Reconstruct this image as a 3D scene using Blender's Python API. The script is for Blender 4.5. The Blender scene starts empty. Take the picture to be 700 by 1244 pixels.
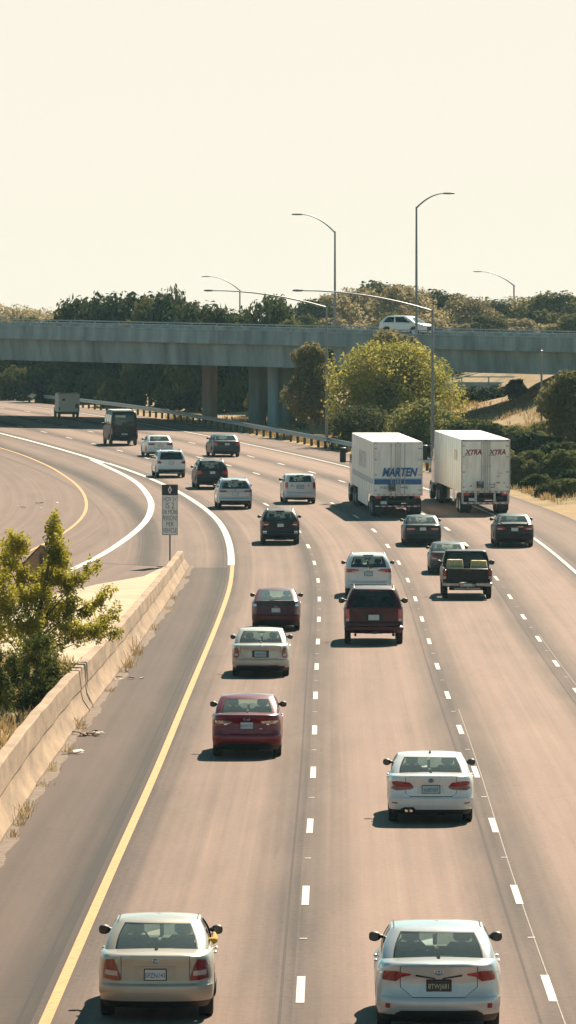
import bpy, math, random
import numpy as np
from mathutils import Vector, Matrix

random.seed(7)
SC = bpy.context.scene
COL = SC.collection
rad = math.radians

# ------------------------------------------------------------------ scene graph helpers
def link(o, parent=None):
    COL.objects.link(o)
    if parent is not None:
        o.parent = parent
    return o

def tag(o, label=None, cat=None, group=None, kind=None):
    if label: o['label'] = label
    if cat: o['category'] = cat
    if group: o['group'] = group
    if kind: o['kind'] = kind
    return o

def thing(name, label, cat, loc=(0, 0, 0), rot=(0, 0, 0), group=None, s=1.0):
    o = bpy.data.objects.new(name, None)
    o.empty_display_size = .3
    link(o)
    o.location = loc
    o.rotation_euler = rot
    o.scale = (s, s, s)
    return tag(o, label, cat, group)

def copy_tree(o, parent=None):
    c = o.copy()
    COL.objects.link(c)
    if parent is not None:
        c.parent = parent
    for ch in list(o.children):
        copy_tree(ch, c)
    return c

class MB:
    """collects faces of one mesh"""
    def __init__(self):
        self.v = []; self.f = []; self.m = []
    def add(self, vs, fs, m=0):
        n = len(self.v)
        self.v.extend([tuple(p) for p in vs])
        for f in fs:
            self.f.append(tuple(i + n for i in f)); self.m.append(m)
        return n
    def box(self, lo, hi, m=0, rz=0.0, c=None):
        x0, y0, z0 = lo; x1, y1, z1 = hi
        vs = [(x0,y0,z0),(x1,y0,z0),(x1,y1,z0),(x0,y1,z0),(x0,y0,z1),(x1,y0,z1),(x1,y1,z1),(x0,y1,z1)]
        if rz:
            cx, cy = c if c else ((x0+x1)/2, (y0+y1)/2)
            ca, sa = math.cos(rz), math.sin(rz)
            vs = [(cx+(x-cx)*ca-(y-cy)*sa, cy+(x-cx)*sa+(y-cy)*ca, z) for x, y, z in vs]
        self.add(vs, [(0,3,2,1),(4,5,6,7),(0,1,5,4),(1,2,6,5),(2,3,7,6),(3,0,4,7)], m)
        return self
    def cbox(self, lo, hi, b=.02, m=0):
        """box with bevelled edges"""
        x0,y0,z0 = lo; x1,y1,z1 = hi
        b = min(b, (x1-x0)*.45, (y1-y0)*.45, (z1-z0)*.45)
        rings = []
        for z, i in ((z0, b), (z0+b, 0), (z1-b, 0), (z1, b)):
            a0, a1, c0, c1 = x0+i, x1-i, y0+i, y1-i
            rings.append([(a0+b,c0,z),(a1-b,c0,z),(a1,c0+b,z),(a1,c1-b,z),(a1-b,c1,z),(a0+b,c1,z),(a0,c1-b,z),(a0,c0+b,z)])
        self.loft(rings, m, caps=True)
        return self
    def loft(self, rings, m=0, caps=False, closed=True):
        n = len(rings[0]); vs = [p for r in rings for p in r]; fs = []
        for i in range(len(rings)-1):
            for j in range(n if closed else n-1):
                k = (j+1) % n
                fs.append((i*n+j, i*n+k, (i+1)*n+k, (i+1)*n+j))
        if caps:
            fs.append(tuple(range(n-1, -1, -1)))
            fs.append(tuple((len(rings)-1)*n + j for j in range(n)))
        self.add(vs, fs, m)
        return self
    def tube(self, pts, r, n=8, m=0, caps=True):
        rings = []
        P = [Vector(p) for p in pts]
        for i, p in enumerate(P):
            t = (P[min(i+1, len(P)-1)] - P[max(i-1, 0)])
            t = t.normalized() if t.length > 1e-9 else Vector((0,0,1))
            up = Vector((0,0,1)) if abs(t.z) < .9 else Vector((0,1,0))
            a = t.cross(up).normalized(); b = a.cross(t).normalized()
            rr = r[i] if isinstance(r, (list, tuple)) else r
            rings.append([tuple(p + a*math.cos(2*math.pi*k/n)*rr - b*math.sin(2*math.pi*k/n)*rr) for k in range(n)])
        self.loft(rings, m, caps)
        return self
    def lathe(self, prof, n=20, m=0, axis='x', c=(0,0,0)):
        """profile of (along axis, radius)"""
        rings = []
        for a, r in prof:
            ring = []
            for k in range(n):
                t = 2*math.pi*k/n
                u, w = r*math.cos(t), r*math.sin(t)
                p = (a, u, w) if axis == 'x' else ((u, a, w) if axis == 'y' else (u, w, a))
                ring.append((p[0]+c[0], p[1]+c[1], p[2]+c[2]))
            rings.append(ring)
        self.loft(rings, m)
        return self
    def build(self, name, mats, parent=None, smooth=False, ang=40):
        me = bpy.data.meshes.new(name)
        me.from_pydata(self.v, [], self.f)
        if not isinstance(mats, (list, tuple)): mats = [mats]
        for mt in mats: me.materials.append(mt)
        if any(self.m): me.polygons.foreach_set('material_index', self.m)
        if smooth:
            me.polygons.foreach_set('use_smooth', [True]*len(self.f))
            me.set_sharp_from_angle(angle=rad(ang))
        me.update()
        return link(bpy.data.objects.new(name, me), parent)

# ------------------------------------------------------------------ materials
def nmat(name):
    m = bpy.data.materials.new(name); m.use_nodes = True
    nt = m.node_tree; nt.nodes.clear()
    return m, nt, nt.nodes.new('ShaderNodeOutputMaterial')

def NN(nt, t, **kw):
    n = nt.nodes.new(t)
    for k, v in kw.items():
        if k.startswith('i_'): n.inputs[k[2:].replace('_', ' ')].default_value = v
        else: setattr(n, k, v)
    return n

def ramp(nt, fac, stops):
    r = nt.nodes.new('ShaderNodeValToRGB')
    e = r.color_ramp.elements
    while len(e) < len(stops): e.new(.5)
    for x, (p, c) in zip(e, stops):
        x.position = p; x.color = (*c, 1)
    nt.links.new(fac, r.inputs[0])
    return r.outputs[0]

def pmat(name, col, rough=.6, metal=0, coat=0, var=.12, scale=6, spec=.5, bump=0, col2=None, coord='Object', stretch=None, detail=5, coat_rough=.05):
    m, nt, out = nmat(name)
    b = NN(nt, 'ShaderNodeBsdfPrincipled')
    b.inputs['Roughness'].default_value = rough
    b.inputs['Metallic'].default_value = metal
    b.inputs['Coat Weight'].default_value = coat
    b.inputs['Coat Roughness'].default_value = coat_rough
    b.inputs['Specular IOR Level'].default_value = spec
    tc = NN(nt, 'ShaderNodeTexCoord')
    src = tc.outputs[coord]
    if stretch:
        mp = NN(nt, 'ShaderNodeMapping'); mp.inputs['Scale'].default_value = stretch
        nt.links.new(src, mp.inputs[0]); src = mp.outputs[0]
    no = NN(nt, 'ShaderNodeTexNoise', i_Scale=scale, i_Detail=detail, i_Roughness=.6)
    nt.links.new(src, no.inputs['Vector'])
    lo = tuple(c*(1-var) for c in col); hi = col2 or tuple(min(1, c*(1+var)) for c in col)
    nt.links.new(ramp(nt, no.outputs[0], [(.3, lo), (.7, hi)]), b.inputs['Base Color'])
    if bump:
        bp = NN(nt, 'ShaderNodeBump', i_Strength=bump, i_Distance=.05)
        nt.links.new(no.outputs[0], bp.inputs['Height']); nt.links.new(bp.outputs[0], b.inputs['Normal'])
    nt.links.new(b.outputs[0], out.inputs[0])
    return m

def paint(name, col, metal=.0, rough=.35, coat=.7, spec=.5):
    return pmat(name, col, rough=rough, metal=metal, coat=coat, var=.07, scale=2.5, spec=spec)

def glass(name, tint, refl=1.0):
    m, nt, out = nmat(name)
    tr = NN(nt, 'ShaderNodeBsdfTransparent'); tr.inputs[0].default_value = (*tint, 1)
    gl = NN(nt, 'ShaderNodeBsdfGlossy'); gl.inputs['Roughness'].default_value = .05
    gl.inputs[0].default_value = (.93, .97, .95, 1)
    fr = NN(nt, 'ShaderNodeFresnel', i_IOR=1.52)
    # diffuse film added to lighten the panes, for light coming through the cabin
    df = NN(nt, 'ShaderNodeBsdfDiffuse'); df.inputs[0].default_value = (.36, .42, .39, 1)
    m0 = NN(nt, 'ShaderNodeMixShader'); m0.inputs[0].default_value = .27 if tint[0] > .5 else (.09 if tint[0] > .1 else .02)
    nt.links.new(tr.outputs[0], m0.inputs[1]); nt.links.new(df.outputs[0], m0.inputs[2])
    mx = NN(nt, 'ShaderNodeMixShader')
    nt.links.new(fr.outputs[0], mx.inputs[0]); nt.links.new(m0.outputs[0], mx.inputs[1]); nt.links.new(gl.outputs[0], mx.inputs[2])
    nt.links.new(mx.outputs[0], out.inputs[0])
    return m

def leafmat(name, c1, c2, trans=.35, scale=.7):
    m, nt, out = nmat(name)
    tc = NN(nt, 'ShaderNodeTexCoord')
    no = NN(nt, 'ShaderNodeTexNoise', i_Scale=scale, i_Detail=3.0)
    nt.links.new(tc.outputs['Object'], no.inputs['Vector'])
    oi = NN(nt, 'ShaderNodeObjectInfo')
    ad = NN(nt, 'ShaderNodeMath', operation='MULTIPLY_ADD'); ad.inputs[1].default_value = .35; 
    nt.links.new(oi.outputs['Random'], ad.inputs[0]); nt.links.new(no.outputs[0], ad.inputs[2])
    sb = NN(nt, 'ShaderNodeMath', operation='SUBTRACT'); sb.inputs[1].default_value = .17
    nt.links.new(ad.outputs[0], sb.inputs[0])
    c = ramp(nt, sb.outputs[0], [(.32, c1), (.68, c2)])
    d = NN(nt, 'ShaderNodeBsdfPrincipled'); d.inputs['Roughness'].default_value = .8; d.inputs['Specular IOR Level'].default_value = .06
    t = NN(nt, 'ShaderNodeBsdfTranslucent')
    nt.links.new(c, d.inputs['Base Color']); nt.links.new(c, t.inputs[0])
    mx = NN(nt, 'ShaderNodeMixShader'); mx.inputs[0].default_value = trans
    nt.links.new(d.outputs[0], mx.inputs[1]); nt.links.new(t.outputs[0], mx.inputs[2])
    nt.links.new(mx.outputs[0], out.inputs[0])
    return m

M = {}
M['tyre'] = pmat('tyre_rubber', (.022,.022,.023), .85, var=.2, scale=14)
M['rim'] = pmat('alloy', (.55,.55,.55), .35, metal=.8, var=.05)
M['plastic'] = pmat('dark_plastic', (.018,.02,.022), .5, var=.2)
M['trim'] = pmat('black_trim', (.012,.013,.014), .3, var=.1)
M['inter'] = pmat('interior_cloth', (.14,.14,.13), .9, var=.2)
M['inter_tan'] = pmat('interior_tan', (.26,.22,.17), .9, var=.15)
M['red'] = pmat('red_lens', (.24,.004,.010), .22, coat=.8, var=.25, scale=22)
M['bright_red'] = pmat('bright_red_lens', (.48,.009,.018), .2, coat=.8, var=.2, scale=22)
M['clear'] = pmat('clear_lens', (.55,.42,.39), .15, coat=.9, var=.2, scale=25)
M['silver_lens'] = pmat('silver_lens', (.72,.70,.68), .14, metal=.75, coat=.8, var=.2, scale=18)
M['plate'] = pmat('plate_white', (.62,.64,.64), .4, var=.05)
M['plate_teal'] = pmat('plate_pale_blue', (.40,.52,.54), .4, var=.12)
M['plate_dark'] = pmat('plate_black', (.018,.02,.024), .4, var=.1)
M['ink'] = pmat('plate_blue_ink', (.05,.08,.16), .5, var=.1)
M['ink_yellow'] = pmat('plate_cream_ink', (.5,.48,.36), .5, var=.1)
M['chrome'] = pmat('chrome', (.75,.75,.74), .12, metal=1, var=.03)
M['steel'] = pmat('galvanised_steel', (.40,.42,.42), .5, metal=.55, var=.15, scale=3)
M['pole'] = pmat('pole_steel', (.20,.22,.23), .5, metal=.4, var=.15, scale=2)
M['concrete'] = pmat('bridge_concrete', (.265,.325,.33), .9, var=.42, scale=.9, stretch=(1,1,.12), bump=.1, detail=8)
M['concrete_shaded'] = pmat('pier_concrete_shaded', (.19,.235,.24), .9, var=.25, scale=.8, stretch=(1.4,1.4,.3), detail=8)  # darker copy of the bridge concrete, shade under the deck put into its colour
M['pinkwall'] = pmat('wall_concrete', (.33,.25,.20), .9, var=.25, scale=.5, detail=7)
M['barrier'] = pmat('barrier_concrete', (.345,.228,.138), .92, var=.38, scale=1.3, stretch=(1,.35,1.6), bump=.15, detail=9)
M['sand'] = pmat('gore_concrete', (.46,.365,.24), .95, var=.16, scale=.45, detail=9)
M['white_line'] = pmat('white_road_paint', (.53,.48,.42), .75, var=.42, scale=7, detail=8)
M['yellow_line'] = pmat('yellow_road_paint', (.50,.225,.04), .75, var=.34, scale=7, detail=8)
M['mark'] = pmat('road_marker', (.62,.56,.47), .6)
M['bark'] = pmat('bark', (.075,.058,.042), .95, var=.4, scale=7, stretch=(1,1,.2))
M['bark_pale'] = pmat('pale_bark', (.20,.16,.12), .95, var=.4, scale=7, stretch=(1,1,.2))
M['glass'] = glass('car_glass', (.82,.92,.88))
M['glass_mid'] = glass('tinted_glass', (.34,.43,.43))
M['glass_dark'] = glass('privacy_glass', (.018,.024,.026))
M['mirror'] = pmat('mirror_glass', (.05,.055,.06), .12, coat=.4, var=.05)

# ------------------------------------------------------------------ geometry of the place
F, CAMZ, HY, CX = 6847., 9.25, 440., 350.          # photo pixels; camera height; horizon row
_P = [(-400,0),(0,0),(100,0),(190,0),(240,.4),(285,1.3),(330,2.1),(375,2.85),(420,3.6),(455,4.25),(500,5.0),(560,5.7),(700,6.5),(1000,7.4),(2000,7.8),(6000,8)]
_dd = np.arange(-400, 6001, 5.)
def _gs(a, s, n):
    k = np.exp(-.5*(np.arange(-n, n+1)/s)**2); k /= k.sum()
    return np.convolve(np.pad(a, n, mode='reflect', reflect_type='odd'), k, 'valid')
_zz = _gs(np.interp(_dd, *zip(*_P)), 4., 8)
def zp(d): return float(np.interp(d, _dd, _zz))
_gd = np.arange(60, 1500, .25)
_gr = HY + F*(CAMZ-np.interp(_gd, _dd, _zz))/_gd
def dof(row):
    return float(_gd[np.where(_gr >= row)[0][-1]])
def at(px, row):
    """point of the roadway seen at a pixel of the photograph"""
    d = dof(row)
    return Vector(((px-CX)*d/F, d, zp(d)))
# line between first and second lane: x as a function of distance
_C = [(-400,-4.2),(0,-.5),(82,.18),(100,.32),(126,.57),(150,.72),(170,.86),(200,1.1),(225,1.27),(250,1.12),(268,.75),(285,.1),(300,-.95),(320,-2.6),
      (344,-5.2),(360,-7.3),(378,-9.8),(392,-11.9),(412,-15.0),(430,-18.1),(456,-22.6),(486,-28.3),(532,-38),(560,-45),(600,-57),(650,-74),(700,-93),(800,-136),(1000,-235)]
_cd = np.arange(-400, 1001, 2.)
_cx = _gs(np.interp(_cd, *zip(*_C)), 4., 10)
def c1(d): return float(np.interp(d, _cd, _cx))
def road(d, off, dz=0.):
    s = (c1(d+2)-c1(d-2))/4
    n = math.hypot(1, s)
    y = d - off*s/n
    return Vector((c1(d)+off/n, y, zp(y)+dz))
def heading(d):
    return math.atan2(-(c1(d+4)-c1(d-4))/8, 1.0)      # rotation about z of a car following the lane
def slope(d): return math.atan((zp(d+3)-zp(d-3))/6)
HAZE, EXPO, SKYTINT = .00006, 1.04, (1.06, .905, .785)
SKYK = 9.5
# ------------------------------------------------------------------ cars
def itp(tab, t): return float(np.interp(t, [p[0] for p in tab], [p[1] for p in tab]))

class CarShape:
    def __init__(s, **k):
        d = dict(W=1.76, H=1.44, L=4.5, zb=.2, deck=.98, belt=1.0, hood=.90, nose=.70, decklen=.55, yb=.5, yt=1.15, ft=2.45, fb=3.25,
                 wt=.76, wb=.91, oh=.95, wbase=2.65, wr=.315, bow=.10, R=.27, Rg=.12, crown=.045, gbow=.10, tb=.42, td=.13,
                 yr=[(0,.14),(.12,.05),(.24,.0),(.42,.0),(.46,.04),(.8,.05),(.93,.01),(1,.03)],
                 wp=[(0,.90),(.12,.97),(.3,1),(.6,1),(.82,.975),(1,.93)], flat=False,
                 fx=.92, g0=.10, g1=.90)
        d.update(k)
        s.__dict__.update(d)
        s.hw = s.W/2
    def ztop(s, y):
        return itp([(-.2, s.deck), (s.decklen, max(s.deck, s.belt-.01) if not s.flat else s.belt), (s.fb*.6, s.belt), (s.fb, s.hood+.02), (s.fb+.25*(s.L-s.fb), s.hood), (s.L-.25, s.nose+.06), (s.L, s.nose)], y)
    def plan(s, y):
        a = max(0, 1-y/(.22*s.L)); b = max(0, 1-(s.L-y)/(.3*s.L))
        return 1-.035*a*a-.10*b*b
    def rear_y(s, x, z):
        t = (z-s.zb)/(s.deck-s.zb)
        w = s.hw*itp(s.wp, t); x = min(abs(x)/s.plan(.1), w*.999)
        e = max(0, x-(w-s.R))/s.R
        return itp(s.yr, t)+s.bow*(x/w)**2+s.R*(1-math.sqrt(max(0, 1-e*e)))
    def front_y(s, x, z):
        x = min(abs(x)/s.plan(s.L-.1), s.hw*.999)
        e = max(0, x-(s.hw-.35))/.35
        return s.L-.25*(x/s.hw)**2-.35*(1-math.sqrt(max(0, 1-e*e)))

XR = [-1,-.84,-.82,-.55,-.28,0,.28,.55,.82,.84,1]
def ring(w, yr, yf, bow, bowf, Rr, Rf, ys, xr=XR):
    """closed plan outline, counter-clockwise from the rear left"""
    pts = []; tagl = []
    a = w-Rr
    for f in xr:
        x = f*a; pts.append((x, yr+bow*(x/w)**2)); tagl.append(('r', f))
    y0 = yr+bow*(a/w)**2
    def cornr(t): 
        x = a+Rr*math.sin(t); return (x, yr+bow*(x/w)**2*1.0+Rr*(1-math.cos(t)))
    for t in (.35,.7,1.05,1.35): p = cornr(t); pts.append(p); tagl.append(('rc', t))
    ye = cornr(math.pi/2)[1]
    af = w-Rf
    def cornf(t):
        x = af+Rf*math.cos(t); return (x, yf-bowf*(x/w)**2-Rf*(1-math.sin(t)))
    yfe = cornf(0)[1]
    for q in ys(ye, yfe): pts.append((w, q[0])); tagl.append(('s', q[1]))
    for t in (.25,.55,.9,1.25): pts.append(cornf(t)); tagl.append(('fc', t))
    half = [(-1, .84), (-.82,), ]
    for f in reversed(xr):
        x = f*af; pts.append((x, yf-bowf*(x/w)**2)); tagl.append(('f', f))
    for t in (1.25,.9,.55,.25): p = cornf(t); pts.append((-p[0], p[1])); tagl.append(('fc', t))
    for q in reversed(ys(ye, yfe)): pts.append((-w, q[0])); tagl.append(('s', q[1]))
    for t in (1.35,1.05,.7,.35): p = cornr(t); pts.append((-p[0], p[1])); tagl.append(('rc', t))
    return pts, tagl

TL = [0,.06,.13,.20,.28,.36,.42,.46,.56,.68,.80,.90,.955,.985,1.0]
def lower_shell(s, mats, root, y_cut=None):
    """mats: paint, dark plastic, interior. Makes body and rear_bumper"""
    ra = s.wr+.055
    yc = (s.oh, s.oh+s.wbase)
    arch = []
    for c in yc:
        arch += [c-ra-.012, c-ra]+[c+ra*q for q in (-.95,-.8,-.5,-.2,.2,.5,.8,.95)]+[c+ra, c+ra+.012]
    mid = [yc[0]+ra+.012+(s.wbase-2*ra-.024)*f for f in (.3,.66)]
    fixed = sorted(arch+mid)
    def ys(a, b):
        o = []
        for i, y in enumerate(fixed):
            o.append((min(max(y, a+.003*(i+1)), b-.003*(len(fixed)-i)), i))
        return o
    def zmin(y):
        for c in yc:
            q = ra*ra-(y-c)**2
            if q > -1e-6: return s.wr+math.sqrt(max(q, 0))
        return s.zb
    rings = []
    for k, t in enumerate(TL):
        inset = {12:.006, 13:.022, 14:.055}.get(k, 0) if not s.flat else {13:.004, 14:.012}.get(k, 0)
        w = s.hw*itp(s.wp, t)-inset
        yr = itp(s.yr, t)+inset*.7
        yf = s.L-itp([(0,.16),(.15,.03),(.4,0),(.75,.04),(1,.22)], t)-inset
        p, tg = ring(w, yr, yf, s.bow, .25, s.R, .35, ys)
        out = []
        for (x, y), g in zip(p, tg):
            zt = s.ztop(y)
            b = zmin(y) if g[0] == 's' else s.zb
            tt = t
            out.append((x*s.plan(y), y, b+tt*(zt-b)))
        rings.append(out)
    n = len(rings[0])
    body = MB(); bump = MB()
    kb = max(i for i, t in enumerate(TL) if t <= s.tb+1e-6)
    rear = [g[0] in ('r', 'rc') for g in tg]
    bv = [p for r in rings for p in r]
    F1 = {0: [], 1: []}; FB = {0: [], 1: []}
    for i in range(len(rings)-1):
        for j in range(n):
            k = (j+1) % n
            f = (i*n+j, i*n+k, (i+1)*n+k, (i+1)*n+j)
            dark = 1 if TL[i+1] <= s.td+1e-6 else 0
            if i < kb and rear[j] and rear[k]: FB[dark].append(f)
            else: F1[dark if TL[i+1] <= .07 else 0].append(f)
    body.add(bv, [], 0)
    for d, fs in F1.items(): body.f += fs; body.m += [d]*len(fs)
    # top cap
    top = rings[-1]; ycn = (min(p[1] for p in top)+max(p[1] for p in top))/2
    prev = list(range((len(rings)-1)*n, len(rings)*n))
    for sc in (.96,.8,.55,.28,.04):
        pts = []
        for (x, y, z) in top:
            yy = ycn+(y-ycn)*(1-(1-sc)*.12)
            pts.append((x*sc, yy, s.ztop(yy)+.028*(1-sc*sc)))
        b0 = len(body.v); body.v += pts
        for j in range(n):
            k = (j+1) % n
            yy = pts[j][1]; inn = s.yb+.12 < yy < s.fb-.1 and sc < .9
            body.f.append((prev[j], prev[k], b0+k, b0+j)); body.m.append(2 if inn else 0)
        prev = list(range(b0, b0+n))
    body.build('body', mats, root, True, 32)
    vb = [((x*1.006), y-.012, z) for x, y, z in bv]
    used = sorted({i for fs in FB.values() for f in fs for i in f}); mp = {u: i for i, u in enumerate(used)}
    bump.v = [vb[u] for u in used]
    for d, fs in FB.items():
        bump.f += [tuple(mp[i] for i in f) for f in fs]; bump.m += [d]*len(fs)
    # return edge on top of the bumper
    tops = [mp[kb*n+j] for j in range(n) if kb*n+j in mp]
    lst = [j for j in range(n) if kb*n+j in mp]
    for a, b in zip(lst, lst[1:]+lst[:1]):
        if (a+1) % n == b and rear[a] and rear[b]:
            q = len(bump.v)
            bump.v += [bv[kb*n+b], bv[kb*n+a]]
            bump.f.append((mp[kb*n+a], mp[kb*n+b], q, q+1)); bump.m.append(0)
    bump.build('rear_bumper', mats[:2], root, True, 32)

GL = [0,.10,.14,.3,.5,.7,.86,.90,.97,1.0]
def greenhouse(s, mats, gl, root, sides=((.10,.44),(.50,.95))):
    """mats paint, trim, interior lining; gl = (rear glass, side glass)"""
    fr = [0,.03]
    for a, b in sides: fr += [a, a+.015, (a+b)/2, b-.015, b]
    fr += [.985, 1]
    fr = sorted(set(fr))
    def ys(a, b): return [(a+(b-a)*q, q) for q in fr]
    zr = s.H-s.crown
    g0, g1 = s.g0, s.g1
    gls = sorted({0, g0, g0+.04, .3, .5, .7, g1-.04, g1, .97, 1.0})
    rings = []
    for g in gls:
        cur = .035*math.sin(math.pi*g)
        w = s.hw*(s.wb+(s.wt-s.wb)*g)+cur
        yr = s.yb+(s.yt-s.yb)*g-.05*math.sin(math.pi*g)
        yf = s.fb+(s.ft-s.fb)*g+.06*math.sin(math.pi*g)
        ins = {.97:.0, 1.0:.025}.get(g, 0)
        p, tg = ring(w-ins, yr+ins, yf-ins, s.gbow, .16, s.Rg, .2, ys, [-1,-s.fx-.03,-s.fx,-.55,-.28,0,.28,.55,s.fx,s.fx+.03,1])
        zz = []
        for (x, y) in p:
            zb = s.ztop(y)-.02
            zz.append((x*s.plan(y), y, zb+(zr-zb)*g+(-.02 if g == 1.0 else 0)*0))
        rings.append(zz)
    n = len(tg)
    body = MB(); lin = MB()
    V = [p for r in rings for p in r]
    body.v = list(V)
    cx = lambda p: (p[0]*.965, (p[1]-(s.yb+s.fb)/2)*.985+(s.yb+s.fb)/2, p[2]-.012)
    lin.v = [cx(p) for p in V]
    G = {}
    def side_of(j, k):
        a, b = tg[j], tg[k]
        if a[0] == b[0] == 'r' and abs(a[1]) <= s.fx+.031 and abs(b[1]) <= s.fx+.031: return 'rear', (abs(a[1]) > s.fx or abs(b[1]) > s.fx)
        if a[0] == b[0] == 'f' and abs(a[1]) <= s.fx+.031 and abs(b[1]) <= s.fx+.031: return 'front', (abs(a[1]) > s.fx or abs(b[1]) > s.fx)
        if a[0] == b[0] == 's':
            lo, hi = min(a[1], b[1]), max(a[1], b[1])
            for q, (u, v) in enumerate(sides):
                if lo >= u-1e-6 and hi <= v+1e-6:
                    return ('side', q, 1 if V[j][0] > 0 else -1), (hi <= u+.016 or lo >= v-.016)
        return None, False
    for i in range(len(gls)-1):
        for j in range(n):
            k = (j+1) % n
            f = (i*n+j, i*n+k, (i+1)*n+k, (i+1)*n+j)
            sd, edge = side_of(j, k)
            if sd and g0-1e-6 <= gls[i] and gls[i+1] <= g1+1e-6:
                if edge or gls[i+1] <= g0+.041 or gls[i] >= g1-.041:
                    body.f.append(f); body.m.append(1)
                else:
                    G.setdefault(sd, []).append(f)
            else:
                body.f.append(f); body.m.append(0)
                if gls[i] > 0: lin.f.append(f[::-1]); lin.m.append(0)
    top = rings[-1]; yc = sum(p[1] for p in top)/n
    prev = list(range((len(gls)-1)*n, len(gls)*n)); lp = prev
    for sc in (.94,.8,.55,.28,.04):
        pts = [(x*sc, yc+(y-yc)*(sc if sc < .9 else .97), zr+s.crown*(1-sc*sc)) for x, y, z in top]
        b0 = len(body.v); body.v += pts
        l0 = len(lin.v); lin.v += [cx(p) for p in pts]
        for j in range(n):
            k = (j+1) % n
            body.f.append((prev[j], prev[k], b0+k, b0+j)); body.m.append(0)
            lin.f.append((lp[k], lp[j], l0+j, l0+k)); lin.m.append(0)
        prev = list(range(b0, b0+n)); lp = list(range(l0, l0+n))
    body.build('roof', mats[:2], root, True, 35)
    lin.build('headliner', mats[2], root, True)
    for sd, fs in G.items():
        g = MB(); used = sorted({i for f in fs for i in f}); mp = {u: i for i, u in enumerate(used)}
        g.v = [(V[u][0]*.994, (V[u][1]-(s.yb+s.fb)/2)*.997+(s.yb+s.fb)/2, V[u][2]-.002) for u in used]
        g.f = [tuple(mp[i] for i in f) for f in fs]; g.m = [0]*len(fs)
        nm = 'rear_window' if sd == 'rear' else 'windshield' if sd == 'front' else 'side_window'
        g.build(nm, M['glass'] if sd == 'front' else (gl[0] if sd == 'rear' else gl[1]), root, True)

def patch(s, prof, off=.008, th=.03, front=False, mirror=1, nz=5):
    """slab on the rear face. prof: (x fraction, z low, z high)"""
    mb = MB(); xs = [p[0] for p in prof]
    n = max(8, int(14*(xs[-1]-xs[0])+4))
    X = sorted(set(list(np.linspace(xs[0], xs[-1], n))+xs))
    A = []; B = []
    fy = (lambda x, z: s.front_y(x, z)) if front else (lambda x, z: s.rear_y(x, z))
    sg = 1 if front else -1
    for x in X:
        lo = float(np.interp(x, xs, [p[1] for p in prof])); hi = float(np.interp(x, xs, [p[2] for p in prof]))
        ca = []; cb = []
        for k in range(nz):
            z = lo+(hi-lo)*k/(nz-1); xx = x*s.hw*mirror*s.plan(.1)
            y = fy(xx, z)
            ca.append((xx, y+sg*off, z)); cb.append((xx*.995, y-sg*th, z))
        A.append(ca); B.append(cb)
    nx = len(X)
    V = [p for c in A for p in c]+[p for c in B for p in c]; o = nx*nz; fs = []
    for i in range(nx-1):
        for k in range(nz-1):
            fs.append((i*nz+k, (i+1)*nz+k, (i+1)*nz+k+1, i*nz+k+1))
        for k, r in ((0, 0), (nz-1, 1)):
            f = (i*nz+k, (i+1)*nz+k, o+(i+1)*nz+k, o+i*nz+k)
            fs.append(f[::-1] if r == 0 else f)
    for i in (0, nx-1):
        for k in range(nz-1):
            f = (i*nz+k, i*nz+k+1, o+i*nz+k+1, o+i*nz+k)
            fs.append(f if i else f[::-1])
    if (mirror < 0) != front: fs = [f[::-1] for f in fs]
    mb.add(V, fs)
    return mb

def text(name, body, size, mat, parent, loc, rot=(math.pi/2, 0, 0), shear=0, ext=.003, sx=1, bold=0):
    cu = bpy.data.curves.new(name, 'FONT')
    cu.body = body; cu.size = size; cu.align_x = 'CENTER'; cu.align_y = 'CENTER'; cu.extrude = ext; cu.shear = shear; cu.offset = bold
    cu.materials.append(mat)
    tmp = bpy.data.objects.new('tmp', cu); COL.objects.link(tmp)
    bpy.context.view_layer.update()
    me = bpy.data.meshes.new_from_object(tmp.evaluated_get(bpy.context.evaluated_depsgraph_get()))
    bpy.data.objects.remove(tmp); bpy.data.curves.remove(cu); me.name = name
    if not me.materials: me.materials.append(mat)
    o = link(bpy.data.objects.new(name, me), parent)
    o.location = loc; o.rotation_euler = rot; o.scale = (sx, 1, 1)
    return o

def wheels(s, root, rimmat):
    prof = [(-.10,s.wr*.62),(-.105,s.wr*.80),(-.10,s.wr*.93),(-.075,s.wr),(.075,s.wr),(.10,s.wr*.93),(.105,s.wr*.80),(.10,s.wr*.62)]
    t = MB().lathe(prof, 24); 
    rp = [(.06,.01),(.075,.05),(.07,s.wr*.2),(.05,s.wr*.25),(.055,s.wr*.5),(.085,s.wr*.58),(.095,s.wr*.64)]
    tm = rm = None
    for y in (s.oh, s.oh+s.wbase):
        for sg in (-1, 1):
            if tm is None:
                w = t.build('wheel', M['tyre'], root, True, 45); tm = w.data
                r = MB().lathe(rp, 20)
                r.lathe([(-.06,.01),(-.06,s.wr*.62)], 20)
                ro = r.build('rim', rimmat, w, True, 30); rm = ro.data
            else:
                w = link(bpy.data.objects.new('wheel', tm), root)
                ro = link(bpy.data.objects.new('rim', rm), w)
            w.location = (sg*(s.hw*s.plan(y)-.125), y, s.wr)
            w.rotation_euler = (0, 0, 0 if sg > 0 else math.pi)

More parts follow.
